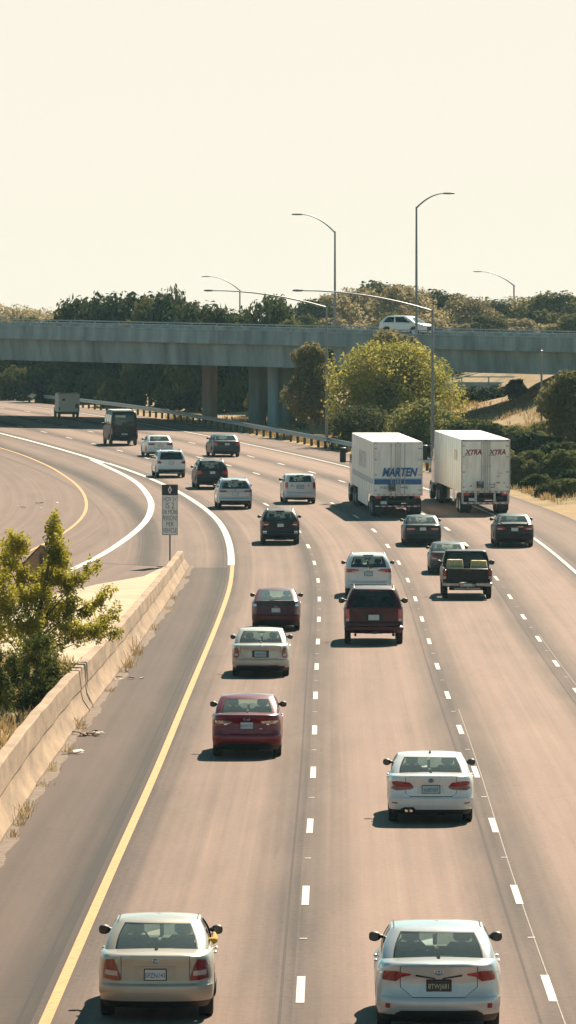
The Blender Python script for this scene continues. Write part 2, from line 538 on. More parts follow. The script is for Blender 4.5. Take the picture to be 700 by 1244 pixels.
def mirrors(s, root, mat, big=1.0):
    y = s.fb-.62; z = s.belt+.09
    for sg in (-1, 1):
        mb = MB(); rings = []
        x0 = s.hw*s.wb*.985
        for u, h, dpt in ((0,.05,.05),(.05,.06,.06),(.09,.12,.09),(.15,.16,.12),(.22,.155,.12),(.27,.12,.10),(.29,.06,.05)):
            h *= big*.92; u2 = u*big*.72
            rr = []
            for k in range(10):
                a = 2*math.pi*k/10
                rr.append((sg*(x0-.03+u2), y+dpt*.5*math.sin(a)*1.2, z+h*.5*math.cos(a)))
            rings.append(rr if sg > 0 else rr[::-1])
        mb.loft(rings, 0, True)
        o = mb.build('side_mirror', mat, root, True, 60)
        g = MB()
        zc, xc = z, sg*(x0-.03+.135*big)
        n = 14; hw_, hh = .055*big, .048*big
        v = [(xc+hw_*math.copysign(abs(math.cos(2*math.pi*k/n))**.6, math.cos(2*math.pi*k/n)), y-.075, zc+hh*math.copysign(abs(math.sin(2*math.pi*k/n))**.6, math.sin(2*math.pi*k/n))) for k in range(n)]
        v += [(p[0], p[1]+.03, p[2]) for p in v]
        g.add(v, [tuple(range(n))]+[(k, k+n, (k+1) % n+n, (k+1) % n) for k in range(n)])
        g.build('mirror_glass', M['mirror'], o)

def interior(s, root, mat, rear_heads=True):
    mb = MB()
    zf = s.belt-.05
    sx = s.hw*.42
    yfs = s.fb-1.30
    for sg in (-1, 1):
        x = sg*sx
        mb.cbox((x-.23, yfs, .45), (x+.23, yfs+.16, zf+.12), .06)
        mb.cbox((x-.13, yfs+.0, zf+.14), (x+.13, yfs+.11, zf+.31), .04)
        mb.box((x-.05, yfs+.04, zf+.1), (x+.05, yfs+.06, zf+.16))
    mb.build('front_seats', mat, root, True, 50)
    yrs = s.yb+.55 if not s.flat else s.yb+1.05
    if yrs < yfs-.55:
        mb = MB()
        mb.cbox((-s.hw*.74, yrs, .5), (s.hw*.74, yrs+.16, zf+.03), .05)
        if rear_heads:
            for sg in (-1, 1):
                mb.cbox((sg*sx-.13, yrs+.02, zf+.03), (sg*sx+.13, yrs+.1, zf+.14), .04)
        mb.build('rear_seat', mat, root, True, 50)
    mb = MB(); mb.cbox((-s.hw*.8, s.fb-.62, .6), (s.hw*.8, s.fb-.2, s.belt-.07), .06)
    mb.cbox((-.11, s.fb-.55, s.belt+.20), (.11, s.fb-.53, s.belt+.26), .02)
    mb.build('dashboard', M['inter_tan'], root, True, 50)
    st = MB(); a = [(-sx+.18*math.cos(2*math.pi*k/18), s.fb-.78+.06*math.sin(2*math.pi*k/18), s.belt-.06+.17*math.sin(2*math.pi*k/18)) for k in range(19)]
    st.tube(a, .016, 6); st.build('steering_wheel', M['trim'], root, True)
    # underside, axle and exhaust
    u = MB(); u.box((-s.hw*.66, .25, s.zb+.03), (s.hw*.66, s.L-.3, s.zb+.28))
    u.tube([(-s.hw*.6, s.oh, s.wr), (s.hw*.6, s.oh, s.wr)], .05, 8)
    u.box((-.3, .35, s.zb-.03), (.3, .7, s.zb+.06))
    u.build('underbody', M['plastic'], root)

def plate_on(s, root, z, mat, txt=None, ink=None, w=.305, h=.152, x=0, off=.012, frame=True):
    y = s.rear_y(x, z)-off
    mb = MB()
    if frame:
        mb.cbox((x-w/2-.014, y-.006, z-h/2-.012), (x+w/2+.014, y+.05, z+h/2+.012), .008)
        mb.build('plate_frame', M['trim'], root)
    p = MB(); p.cbox((x-w/2, y-.011, z-h/2), (x+w/2, y-.002, z+h/2), .004)
    po = p.build('licence_plate', mat, root)
    if txt:
        text('plate_lettering', txt, .098, ink or M['ink'], po, (x, y-.0125, z-.012), ext=.001, sx=.80)
    return po

def badge(root, s, z, r=.045, kind='ring', mat=None):
    y = s.rear_y(0, z)-.01
    mb = MB(); n = 20
    a = [(r*1.25*math.cos(2*math.pi*k/n), y, z+r*.85*math.sin(2*math.pi*k/n)) for k in range(n+1)]
    mb.tube(a, .008, 6)
    if kind == 'oval':
        mb.tube([(r*.5*math.cos(2*math.pi*k/n), y, z+r*.8*math.sin(2*math.pi*k/n)) for k in range(n+1)], .007, 6)
        mb.tube([(r*1.0*math.cos(2*math.pi*k/n), y, z+r*.38+r*.35*math.sin(2*math.pi*k/n)) for k in range(n+1)], .007, 6)
    elif kind == 'round':
        mb.lathe([(-.008,.002),(-.008,r*.8),(.01,r*.85)], 16, axis='y', c=(0, y, z))
    elif kind == 'wing':
        mb.tube([(-r*.9, y, z+.01), (-r*.3, y, z-.01), (0, y, z-.025), (r*.3, y, z-.01), (r*.9, y, z+.01)], .008, 6)
    elif kind == 'bar':
        mb.cbox((-r*2, y-.01, z-.015), (r*2, y+.01, z+.015), .008)
    mb.build('emblem', mat or M['chrome'], root, True)

def trunk(s, mat, root, prof, z_gap=.010):
    """panel with a dark gap round it"""
    for m_, pr, off in ((M['trim'], [(x, a-z_gap, b) for x, a, b in [(prof[0][0]-.012, prof[0][1], prof[0][2])]+prof+[(prof[-1][0]+.012, prof[-1][1], prof[-1][2])]], .003), (mat, prof, .009)):
        patch(s, pr, off, .02, nz=9).build('panel_gap' if m_ is M['trim'] else 'trunk_lid', m_, root, True, 30)

def lamps(s, root, prof, mat, inner=None, inner_mat=None):
    for mi in (1, -1):
        a = patch(s, prof, .014, .05, mirror=mi).build('tail_light', mat, root, True, 40)
        if inner:
            patch(s, inner, .019, .01, mirror=mi).build('reverse_lamp', inner_mat or M['clear'], a, True, 40)

def handles(s, root, mat, ys=(.42,.66)):
    for f in ys:
        y = s.yb+(s.fb-s.yb)*f
        for sg in (-1, 1):
            x = sg*s.hw*.985
            mb = MB(); mb.cbox((x-.03, y-.09, s.belt-.16), (x+.03, y+.09, s.belt-.125), .012)
            mb.build('door_handle', mat, root, True)

def wiper(s, root, x0=-.05, x1=.38, g=.12):
    z = s.belt+(s.H-s.belt)*g; y = s.yb+(s.yt-s.yb)*g-.03
    mb = MB(); mb.tube([(x0, y, z-.05), (x0+.06, y-.01, z-.02), (x1, y+.01, z+.03)], [.02,.012,.008], 6)
    mb.build('rear_wiper', M['trim'], root)

def rails(s, root, mat):
    for sg in (-1, 1):
        mb = MB(); x = sg*s.hw*(s.wt-.06); z = s.H-.02
        mb.tube([(x, s.yt+.2, z-.01), (x, s.yt+.3, z+.045), (x, s.ft-.35, z+.045), (x, s.ft-.2, z-.0)], .018, 8)
        mb.build('roof_rail', mat, root, True)

def gutters(s, root):
    for sg in (-1, 1):
        mb = MB(); x = sg*s.hw*(s.wt-.035); z = s.H-s.crown
        mb.tube([(x, s.yt+.12, z+.006), (x, (s.yt+s.ft)/2, z+.012), (x, s.ft-.15, z+.004)], .007, 4)
        mb.build('roof_moulding', M['trim'], root)

def brake_high(s, root, g=.93, w=.16, mat=None):
    z = s.belt+(s.H-s.crown-s.belt)*g; y = s.yb+(s.yt-s.yb)*g
    mb = MB(); mb.cbox((-w, y-.05, z-.02), (w, y+.02, z+.015), .008); mb.build('high_brake_lamp', mat or M['red'], root)

def car(name, label, cat, px, row, wpx, s, paintm, tail, gl=('glass', 'glass'), heads='inter', yaw=0., loc=None, rim='rim', mirror=None, sides=((.10,.44),(.50,.95)), group=None, rh=True, bigm=1.):
    if loc is None:
        p = at(px, row)
        rz = heading(p.y)+yaw
        sc = wpx*p.y/F/s.W
        f = Vector((-math.sin(rz), math.cos(rz), 0))
        b = p-f*(s.oh-.05)*sc
        loc = (b.x, b.y, zp(p.y)-math.tan(slope(p.y))*s.oh*sc+.012); rot = (slope(p.y), 0, rz)
    else:
        loc, rot, sc = loc
    root = thing(name, label, cat, loc, rot, group, sc)
    pm = [paintm, M['plastic'], M['inter']]
    lower_shell(s, pm, root)
    greenhouse(s, [paintm, M['trim'], M[heads]], (M[gl[0]], M[gl[1]]), root, sides)
    wheels(s, root, M[rim]); mirrors(s, root, mirror or M['plastic'], bigm); interior(s, root, M[heads], rh)
    handles(s, root, paintm)
    tail(s, root)
    return root
# ------------------------------------------------------------------ the fleet
P = {
 'gold': paint('champagne_paint', (.49,.42,.33), .15, .34),
 'silver': paint('silver_white_paint', (.53,.54,.535), .22, .30),
 'white': paint('white_paint', (.74,.73,.70), .0, .3),
 'redd': paint('deep_red_paint', (.19,.009,.018), .2, .32, .5, .4),
 'cream': paint('pale_beige_paint', (.56,.52,.44), .25, .35),
 'plum': paint('plum_red_paint', (.105,.006,.013), .1, .35, .3, .35),
 'maroon': paint('maroon_paint', (.070,.004,.010), .0, .38, .2, .3),
 'black': pmat('black_paint', (.007,.009,.011), .4, coat=.12, var=.1, spec=.25),
 'teal': paint('dark_teal_paint', (.004,.022,.027), .0, .35, .15, .3),
 'grey': paint('dark_grey_paint', (.055,.064,.070), .2, .35, .3, .35),
 'bluegrey': paint('slate_blue_paint', (.018,.040,.052), .0, .35, .2, .35),
 'silver2': paint('silver_paint', (.46,.48,.49), .35, .32),
}
SUVK = dict(flat=True, R=.16, Rg=.11, bow=.08, gbow=.08, decklen=.2, yb=.06, oh=.9, g0=.08, g1=.86,
            yr=[(0,.14),(.12,.06),(.22,.0),(.40,.0),(.44,.05),(.75,.06),(1,.06)], wp=[(0,.92),(.12,.98),(.3,1),(.7,1),(1,.985)], wb=.965, wt=.80)

# -- champagne sedan with two people
def t_gold(s, r):
    lamps(s, r, [(.62,.60,.66),(.75,.60,.91),(.97,.63,.89)], M['red'], [(.67,.67,.74),(.90,.68,.75)])
    trunk(s, P['gold'], r, [(-.60,.60,.955),(.60,.60,.955)])
    rc = patch(s, [(-.36,.605,.79),(.36,.605,.79)], .013, .01); rc.build('plate_recess', pmat('recess_paint', (.50,.42,.31), .5), r, True)
    rc = patch(s, [(-.37,.79,.805),(.37,.79,.805)], .03, .03); rc.build('trunk_handle_bar', P['gold'], r, True)
    plate_on(s, r, .69, M['plate'], '5PZN141', off=.016)
    patch(s, [(-.95,.52,.545),(.95,.52,.545)], .022, .02).build('bumper_strip', P['gold'], r, True)
    gutters(s, r); badge(r, s, .89, .03, 'wing')
    mb = MB(); mb.cbox((-.13, s.yb+.32, s.belt+.02), (.13, s.yb+.42, s.belt+.075), .01); mb.build('shelf_brake_lamp', M['inter_tan'], r)
gold = car('parked_car' if 0 else 'sedan_car', 'champagne sedan at the bottom left with two people inside', 'car', 191, 1234, 140,
    CarShape(W=1.705, H=1.41, L=4.4, deck=.97, belt=1.0, decklen=.62, yb=.52, yt=1.30, ft=2.5, fb=3.3, wr=.30, oh=.95, wbase=2.61, wt=.72, wb=.90, R=.34, g0=.06, g1=.92, gbow=.16,
             yr=[(0,.12),(.14,.03),(.3,-.02),(.42,-.01),(.47,.05),(.8,.05),(.94,.02),(1,.04)]), P['gold'], t_gold, rh=False, heads='inter_tan')
for ch in list(gold.children):
    if ch.name.startswith('side_window'):
        vs_ = [v.co for v in ch.data.vertices]; n_ = len(vs_)
        if sum(v.x for v in vs_)/n_ > 0 and sum(v.y for v in vs_)/n_ > 1.75: bpy.data.objects.remove(ch)      # this window is wound down

# -- silver sedan, bottom right
def t_cor(s, r):
    lamps(s, r, [(.46,.865,.885),(.60,.84,.90),(.70,.775,.918),(.93,.785,.91),(.97,.82,.89)], M['red'], [(.48,.874,.884),(.64,.862,.90)], M['bright_red'])
    trunk(s, P['silver'], r, [(-.62,.70,.985),(-.42,.56,.985),(.42,.56,.985),(.62,.70,.985)])
    for mi in (1, -1):
        patch(s, [(.06,.81,.825),(.38,.85,.875)], .02, .01, mirror=mi).build('garnish', M['trim'], r, True)
    rc = patch(s, [(-.34,.62,.63),(-.26,.62,.81),(.26,.62,.81),(.34,.62,.63)], .011, .01); rc.build('plate_recess', P['silver2'], r, True)
    plate_on(s, r, .72, M['plate_dark'], '8TWJ681', M['ink_yellow'], w=.33, off=.018)
    patch(s, [(-.72,.26,.32),(-.62,.26,.37),(.62,.26,.37),(.72,.26,.32)], .03, .03).build('bumper_diffuser', M['plastic'], r, True)
    badge(r, s, .92, .05, 'oval'); gutters(s, r)
    for mi in (1, -1): patch(s, [(.80,.40,.47),(.87,.40,.47)], .02, .01, mirror=mi).build('reflector', M['red'], r)
car('sedan_car', 'silver sedan with a black licence plate at the bottom edge', 'car', 532, 1250, 152,
    CarShape(W=1.775, H=1.455, L=4.65, deck=1.03, belt=1.05, decklen=.55, yb=.5, yt=1.2, ft=2.5, fb=3.35, wt=.73, wb=.90, R=.32, g0=.06, g1=.9,
             wp=[(0,.92),(.12,.97),(.3,1),(.6,1),(.8,.96),(1,.90)],
             yr=[(0,.15),(.12,.05),(.24,.0),(.38,-.01),(.44,.03),(.7,.06),(.92,.0),(.97,-.02),(1,.01)]), P['silver'], t_cor)

# -- white sedan
def t_bmw(s, r):
    lamps(s, r, [(.42,.76,.80),(.50,.73,.875),(.84,.71,.905),(.95,.745,.885)], M['red'], [(.52,.83,.855),(.74,.84,.872)], M['bright_red'])
    trunk(s, P['white'], r, [(-.60,.66,.99),(-.50,.585,.99),(.50,.585,.99),(.60,.66,.99)])
    rc = patch(s, [(-.33,.65,.66),(-.28,.64,.82),(.28,.64,.82),(.33,.65,.66)], .012, .01); rc.build('plate_recess', pmat('recess_white', (.66,.65,.62), .5), r, True)
    plate_on(s, r, .735, M['plate_teal'], '6LBD502', w=.36, h=.16, off=.018)
    badge(r, s, .925, .045, 'round', M['bluering'])
    patch(s, [(-.86,.385,.40),(.86,.385,.40)], .016, .01).build('bumper_crease', P['white'], r, True)
    patch(s, [(-.72,.24,.33),(-.64,.24,.36),(-.42,.24,.36),(-.36,.24,.30)], .03, .03).build('exhaust_cutout', M['plastic'], r, True)
    mb = MB(); mb.tube([(-.42, s.rear_y(.4,.3)-.03, .29), (-.42, .4, .29)], .035, 10); mb.tube([(-.52, s.rear_y(.5,.3)-.03, .29), (-.52, .4, .29)], .035, 10)
    mb.build('exhaust_pipe', M['chrome'], r, True)
    for mi in (1, -1): patch(s, [(.80,.43,.455),(.93,.44,.465)], .02, .01, mirror=mi).build('reflector', M['red'], r)
    mb = MB(); mb.tube([(0, s.yt+.28, s.H-.02), (0, s.yt+.2, s.H+.03)], [.03,.012], 6); mb.build('roof_antenna', M['trim'], r)
M['bluering'] = pmat('blue_roundel', (.05,.16,.22), .3, coat=.5)
car('sedan_car', 'white sedan with wide red lamps alone in the second lane', 'car', 523, 997, 104,
    CarShape(W=1.82, H=1.42, L=4.54, deck=1.02, belt=1.04, decklen=.6, yb=.55, yt=1.3, ft=2.5, fb=3.3, wt=.74, g0=.08, g1=.9, wr=.33,
             yr=[(0,.12),(.12,.04),(.26,.0),(.42,.0),(.47,.04),(.75,.06),(.93,.01),(1,.03)]), P['white'], t_bmw, ('glass', 'glass_mid'))

# -- red sedan
def t_red(s, r):
    lamps(s, r, [(.42,.855,.885),(.62,.80,.905),(.96,.79,.905)], M['silver_lens'], [(.66,.775,.83),(.95,.77,.835)], M['red'])
    trunk(s, P['redd'], r, [(-.58,.74,.985),(-.50,.60,.985),(.50,.60,.985),(.58,.74,.985)])
    plate_on(s, r, .79, M['plate'], '8KML752', off=.018)
    badge(r, s, .945, .055, 'wing')
    patch(s, [(-.84,.21,.30),(-.72,.21,.36),(.72,.21,.36),(.84,.21,.30)], .03, .03).build('bumper_diffuser', M['plastic'], r, True)
    for x, w in ((.34,.07),(.40,.05)):
        mb = MB(); y = s.rear_y(x, .71)-.016; mb.cbox((x-w/2, y, .70 if w > .06 else .61), (x+w/2, y+.02, .722 if w > .06 else .63), .004); mb.build('model_badge', M['chrome'], r)
car('sedan_car', 'deep red sedan with clear tail lamps behind the beige sedan', 'car', 300.5, 918, 85,
    CarShape(W=1.695, H=1.47, L=4.36, deck=1.05, belt=1.06, decklen=.5, yb=.45, yt=1.2, ft=2.45, fb=3.3, wt=.74, g0=.08, g1=.88,
             yr=[(0,.14),(.12,.05),(.24,.0),(.40,-.01),(.46,.04),(.75,.07),(.92,.0),(1,.02)]), P['redd'], t_red)

# -- beige sedan
def t_buick(s, r):
    lamps(s, r, [(.76,.66,.80),(.84,.60,.93),(.97,.62,.91)], M['red'], [(.80,.66,.73),(.92,.66,.74)])
    trunk(s, P['cream'], r, [(-.70,.78,.98),(-.62,.60,.98),(.62,.60,.98),(.70,.78,.98)])
    plate_on(s, r, .73, M['plate_teal'], '7RGV318', w=.36, h=.17, off=.02)
    rc = patch(s, [(-.30,.62,.84),(.30,.62,.84)], .012, .01); rc.build('plate_recess', M['trim'], r, True)
    mb = MB(); y = s.rear_y(0, .97); mb.cbox((-.06, y-.02, .96), (.06, y+.03, 1.0), .02); mb.build('emblem', M['chrome'], r, True)
    patch(s, [(-.92,.23,.36),(.92,.23,.36)], .018, .02).build('bumper_valance', M['plastic'], r, True)
    patch(s, [(-.95,.37,.385),(.95,.37,.385)], .02, .01).build('chrome_strip', M['chrome'], r, True)
car('sedan_car', 'pale beige sedan between the deep red and the plum coloured car', 'car', 317, 821, 70,
    CarShape(W=1.80, H=1.47, L=4.9, deck=1.0, belt=1.03, decklen=.72, yb=.66, yt=1.4, ft=2.7, fb=3.6, wt=.74, oh=1.1, wbase=2.8, wp=[(0,.92),(.12,.97),(.3,1),(.6,1),(.85,.97),(1,.93)]), P['cream'], t_buick)

# -- plum hatchback
def t_prius(s, r):
    lamps(s, r, [(.80,.62,1.0),(.97,.60,.98)], M['red'], [(.82,.90,.99),(.96,.90,.97)], M['silver_lens'])
    patch(s, [(-.76,.90,1.06),(.76,.90,1.06)], .012, .01, nz=7).build('lower_rear_window', M['trim'], r, True)
    patch(s, [(-.80,1.06,1.10),(.80,1.06,1.10)], .05, .06).build('spoiler', P['plum'], r, True)
    patch(s, [(-.76,.60,.615),(.76,.60,.615)], .012, .01).build('panel_gap', M['trim'], r, True)
    plate_on(s, r, .76, M['plate'], None, off=.016); badge(r, s, .87, .05, 'oval')
    patch(s, [(-.90,.22,.40),(.90,.22,.40)], .02, .02).build('bumper_valance', M['plastic'], r, True)
    wiper(s, r, -.3, .1, .06)
car('hatchback_car', 'plum red hatchback just ahead of the beige sedan', 'car', 335.5, 766, 59,
    CarShape(W=1.745, H=1.49, L=4.46, deck=1.08, belt=1.09, decklen=.3, yb=.22, yt=1.4, ft=2.5, fb=3.5, wt=.72, bow=.12, g0=.08, g1=.93,
             yr=[(0,.14),(.12,.05),(.24,.0),(.42,0),(.46,.04),(.75,.07),(1,.08)]), P['plum'], t_prius)

# -- maroon suv
def t_yuk(s, r):
    lamps(s, r, [(.84,.80,1.22),(.97,.78,1.20)], M['bright_red'], [(.86,.80,.90),(.96,.80,.89)])
    patch(s, [(-.82,.62,.635),(.82,.62,.635)], .012, .01).build('panel_gap', M['trim'], r, True)
    plate_on(s, r, .93, M['plate'], None, w=.36, h=.18, off=.02)
    rc = patch(s, [(-.30,.81,1.05),(.30,.81,1.05)], .012, .01); rc.build('plate_recess', P['black'], r, True)
    mb = MB(); y = s.rear_y(0, .5)
    mb.cbox((-.99*s.hw, y-.10, .46), (.99*s.hw, y+.1, .66), .05); mb.build('step_bumper', P['maroon'], r, True)
    mb = MB(); mb.tube([(-.62, y+.02, .33), (-.62, .8, .33)], .04, 10); mb.cbox((-.1, y-.08, .38), (.1, y+.1, .47), .02); mb.tube([(.66, y+.05, .34), (.66, .7, .34)], .05, 8)
    mb.build('tow_hitch', M['plastic'], r, True)
    rails(s, r, P['maroon']); wiper(s, r, .05, .5, .04); brake_high(s, r, .95, .2)
car('suv_car', 'large maroon SUV with blacked out rear glass and raised body', 'car', 454, 782, 72,
    CarShape(**{**SUVK, 'W':2.0, 'H':1.92, 'L':5.1, 'belt':1.27, 'deck':1.25, 'hood':1.15, 'nose':.9, 'zb':.40, 'wr':.39, 'oh':1.1, 'wbase':2.95, 'yt':.42, 'ft':3.0, 'fb':3.75, 'wt':.72, 'fx':.86, 'g0':.04, 'g1':.92, 'td':.0}), P['maroon'], t_yuk, ('glass_dark', 'glass_dark'), bigm=1.25, sides=((.05,.26),(.31,.60),(.65,.95)))

# -- white crossover
def t_env(s, r):
    lamps(s, r, [(.40,1.06,1.08),(.62,.99,1.12),(.97,.97,1.12)], M['bright_red'], [(.48,1.035,1.06),(.70,.985,1.04)], M['clear'])
    patch(s, [(-.40,1.08,1.11),(.40,1.08,1.11)], .02, .02).build('chrome_strip', M['chrome'], r, True)
    badge(r, s, 1.12, .06, 'round')
    plate_on(s, r, .93, M['plate_teal'], None)
    patch(s, [(-.80,.50,.52),(.80,.50,.52)], .02, .01).build('bumper_strip', M['trim'], r, True)
    patch(s, [(-.76,.60,.612),(.76,.60,.612)], .012, .01).build('panel_gap', M['trim'], r, True)
    for sg in (1, -1):
        mb = MB(); mb.cbox((sg*.6-.09, .02, .30), (sg*.6+.09, .3, .37), .03); mb.build('exhaust_pipe', M['chrome'], r, True)
    wiper(s, r, .02, .42, .05); rails(s, r, M['chrome']); brake_high(s, r, .97, .2)
car('suv_car', 'white crossover directly ahead of the maroon SUV', 'car', 447.5, 725, 57,
    CarShape(**{**SUVK, 'W':1.84, 'H':1.70, 'L':4.67, 'belt':1.16, 'deck':1.15, 'hood':1.05, 'nose':.8, 'zb':.24, 'wr':.36, 'yt':.52, 'ft':2.7, 'fb':3.5, 'wt':.74, 'fx':.90}), P['white'], t_env, ('glass_mid', 'glass_dark'), rh=True)

# -- teal sedan, second-lane truck follower
def t_acc(s, r):
    lamps(s, r, [(.40,.80,.90),(.62,.77,.93),(.97,.78,.92)], M['red'], [(.46,.83,.86),(.86,.82,.86)])
    trunk(s, P['teal'], r, [(-.38,.60,1.0),(.38,.60,1.0)])
    plate_on(s, r, .84, M['plate'], None, off=.02); badge(r, s, .96, .04, 'ring')
    patch(s, [(-.95,.42,.435),(.95,.42,.435)], .018, .01).build('bumper_strip', M['trim'], r, True)
car('sedan_car', 'dark teal sedan right behind the left truck', 'car', 513, 663, 46,
    CarShape(W=1.82, H=1.45, L=4.8, deck=1.03, belt=1.05, decklen=.6, yb=.55, yt=1.3, ft=2.6, fb=3.4, wt=.74), P['teal'], t_acc, ('glass', 'glass_mid'))

# -- grey sedan half hidden by the pickup
def t_grey(s, r):
    lamps(s, r, [(.62,.70,.78),(.74,.68,.93),(.97,.70,.92)], M['red'], [(.66,.72,.76),(.9,.72,.77)])
    trunk(s, P['grey'], r, [(-.60,.60,.985),(.60,.60,.985)])
    plate_on(s, r, .76, M['plate'], None); badge(r, s, .92, .04, 'wing')
car('sedan_car', 'grey sedan partly hidden by the black pickup', 'car', 544.5, 697, 47,
    CarShape(W=1.80, H=1.46, L=4.7, deck=1.02, belt=1.05, decklen=.5, yb=.45, yt=1.25, ft=2.5, fb=3.35), P['grey'], t_grey)

# -- black sedan with a spoiler
def t_civ(s, r):
    lamps(s, r, [(.48,.84,.87),(.62,.78,.92),(.97,.79,.92)], M['bright_red'], [(.66,.80,.84),(.88,.80,.84)])
    plate_on(s, r, .80, M['plate'], None, off=.02)
    patch(s, [(-.46,.90,.93),(.46,.90,.93)], .015, .01).build('chrome_strip', M['chrome'], r, True)
    mb = MB(); x = s.hw*.72
    y = .12
    mb.loft([[(xx, y-.09, 1.09+c), (xx, y+.02, 1.12+c), (xx, y+.13, 1.10+c), (xx, y+.02, 1.085+c)] for xx, c in ((-x,-.05),(-x*.96,-.005),(-x*.5,.01),(0,.012),(x*.5,.01),(x*.96,-.005),(x,-.05))], 0, True)
    for sg in (-1, 1): mb.box((sg*x*.92-.02, y-.02, .98), (sg*x*.92+.02, y+.06, 1.10))
    mb.build('spoiler', P['black'], r, True)
    trunk(s, P['black'], r, [(-.50,.60,.88),(.50,.60,.88)])
car('sedan_car', 'black sedan with a boot spoiler beside the white edge line', 'car', 624, 664, 48,
    CarShape(W=1.76, H=1.44, L=4.5, deck=1.02, belt=1.05, decklen=.45, yb=.42, yt=1.3, ft=2.4, fb=3.35, wt=.72), P['black'], t_civ, ('glass_mid', 'glass_mid'))

# -- black crossover
def t_blk(s, r):
    lamps(s, r, [(.60,.98,1.02),(.72,.90,1.12),(.97,.90,1.10)], M['red'], [(.64,.95,.98),(.86,.94,.98)], M['silver_lens'])
    plate_on(s, r, .93, M['plate'], None, off=.016); badge(r, s, 1.08, .06, 'ring')
    patch(s, [(-.8,.62,.64),(.8,.62,.64)], .012, .01).build('panel_gap', M['trim'], r, True)
    for sg in (1, -1): patch(s, [(.72,.55,.66),(.94,.56,.66)], .02, .01, mirror=sg).build('reflector', M['silver_lens'], r)
    rails(s, r, M['trim']); wiper(s, r, -.05, .35, .06); brake_high(s, r, .97, .2)
car('suv_car', 'black crossover ahead of the plum hatchback in the left lane', 'car', 340.5, 661, 47,
    CarShape(**{**SUVK, 'W':1.85, 'H':1.66, 'L':4.6, 'belt':1.14, 'deck':1.13, 'hood':1.02, 'nose':.8, 'zb':.24, 'wr':.35, 'yt':.62, 'ft':2.6, 'fb':3.4, 'wt':.72}), P['black'], t_blk, ('glass_mid', 'glass_dark'))

# -- boxy white hatch
def t_soul(s, r):
    lamps(s, r, [(.80,.86,1.22),(.97,.84,1.20)], M['bright_red'], [(.82,.86,.92),(.95,.86,.92)])
    plate_on(s, r, .96, M['plate_teal'], None, w=.4, h=.2)
    for sg in (1, -1): patch(s, [(.50,1.0,1.07),(.58,1.0,1.07)], .014, .01, mirror=sg).build('badge', M['trim'], r)
    patch(s, [(-.8,.62,.635),(.8,.62,.635)], .012, .01).build('panel_gap', M['trim'], r, True)
    patch(s, [(-.84,.24,.34),(.84,.24,.34)], .02, .02).build('bumper_valance', M['plastic'], r, True)
    brake_high(s, r, .97, .2)
car('hatchback_car', 'boxy white hatchback left of the Marten truck'.replace('Marten ', 'left white '), 'car', 364, 612, 39,
    CarShape(**{**SUVK, 'W':1.79, 'H':1.66, 'L':4.1, 'belt':1.2, 'deck':1.19, 'hood':1.05, 'nose':.8, 'zb':.24, 'wr':.33, 'yt':.28, 'ft':2.4, 'fb':3.0, 'wt':.80, 'wbase':2.55, 'oh':.72, 'fx':.84, 'g0':.10, 'g1':.88}), P['white'], t_soul, ('glass_mid', 'glass_mid'))

# -- silver crossover
def t_audi(s, r):
    lamps(s, r, [(.50,.96,1.0),(.62,.94,1.05),(.97,.94,1.04)], M['red'])
    patch(s, [(-.50,.985,1.0),(.50,.985,1.0)], .015, .01).build('chrome_strip', M['red'], r, True)
    plate_on(s, r, .86, M['plate'], None); badge(r, s, 1.06, .05, 'ring')
    patch(s, [(-.92,.24,.48),(.92,.24,.48)], .022, .02).build('bumper_valance', M['plastic'], r, True)
    patch(s, [(-.8,.68,.69),(.8,.68,.69)], .012, .01).build('panel_gap', M['trim'], r, True)
    rails(s, r, M['chrome']); brake_high(s, r, .97, .2); wiper(s, r)
car('suv_car', 'silver crossover with slim red lamps beside the white gore line', 'car', 285, 618, 42,
    CarShape(**{**SUVK, 'W':1.9, 'H':1.66, 'L':4.65, 'belt':1.12, 'deck':1.11, 'hood':1.0, 'nose':.8, 'zb':.25, 'wr':.36, 'yt':.55, 'ft':2.6, 'fb':3.4, 'wt':.74}), P['silver2'], t_audi, ('glass_mid', 'glass_mid'))

# -- black suv left
def t_blk2(s, r):
    lamps(s, r, [(.64,.94,.98),(.74,.88,1.10),(.97,.88,1.08)], M['bright_red'])
    plate_on(s, r, .98, M['plate'], None, off=.016)
    patch(s, [(-.8,.62,.64),(.8,.62,.64)], .012, .01).build('panel_gap', M['trim'], r, True)
    rails(s, r, M['trim']); brake_high(s, r, .97, .2); wiper(s, r)
car('suv_car', 'black SUV with bright red lamps diagonally ahead of the silver crossover', 'car', 257, 594, 39,
    CarShape(**{**SUVK, 'W':1.88, 'H':1.70, 'L':4.6, 'belt':1.14, 'deck':1.13, 'hood':1.02, 'nose':.8, 'zb':.26, 'wr':.36, 'yt':.5, 'ft':2.6, 'fb':3.4, 'wt':.74}), P['black'], t_blk2, ('glass_mid', 'glass_dark'))

# -- white suv left
def t_jeep(s, r):
    lamps(s, r, [(.68,.96,1.0),(.78,.92,1.10),(.97,.92,1.09)], M['red'])
    plate_on(s, r, .96, M['plate'], None)
    patch(s, [(-.94,.26,.56),(.94,.26,.56)], .022, .02).build('bumper_valance', M['plastic'], r, True)
    patch(s, [(-.6,.27,.36),(.6,.27,.36)], .03, .02).build('skid_plate', M['steel'], r, True)
    rails(s, r, M['trim']); brake_high(s, r, .97, .2); wiper(s, r)
car('suv_car', 'white SUV with dark lower bumper next to the white sedan', 'car', 207, 580, 36,
    CarShape(**{**SUVK, 'W':1.94, 'H':1.78, 'L':4.8, 'belt':1.16, 'deck':1.15, 'hood':1.05, 'nose':.85, 'zb':.28, 'wr':.37, 'yt':.42, 'ft':2.8, 'fb':3.5, 'wt':.76}), P['white'], t_jeep, ('glass_dark', 'glass_dark'))

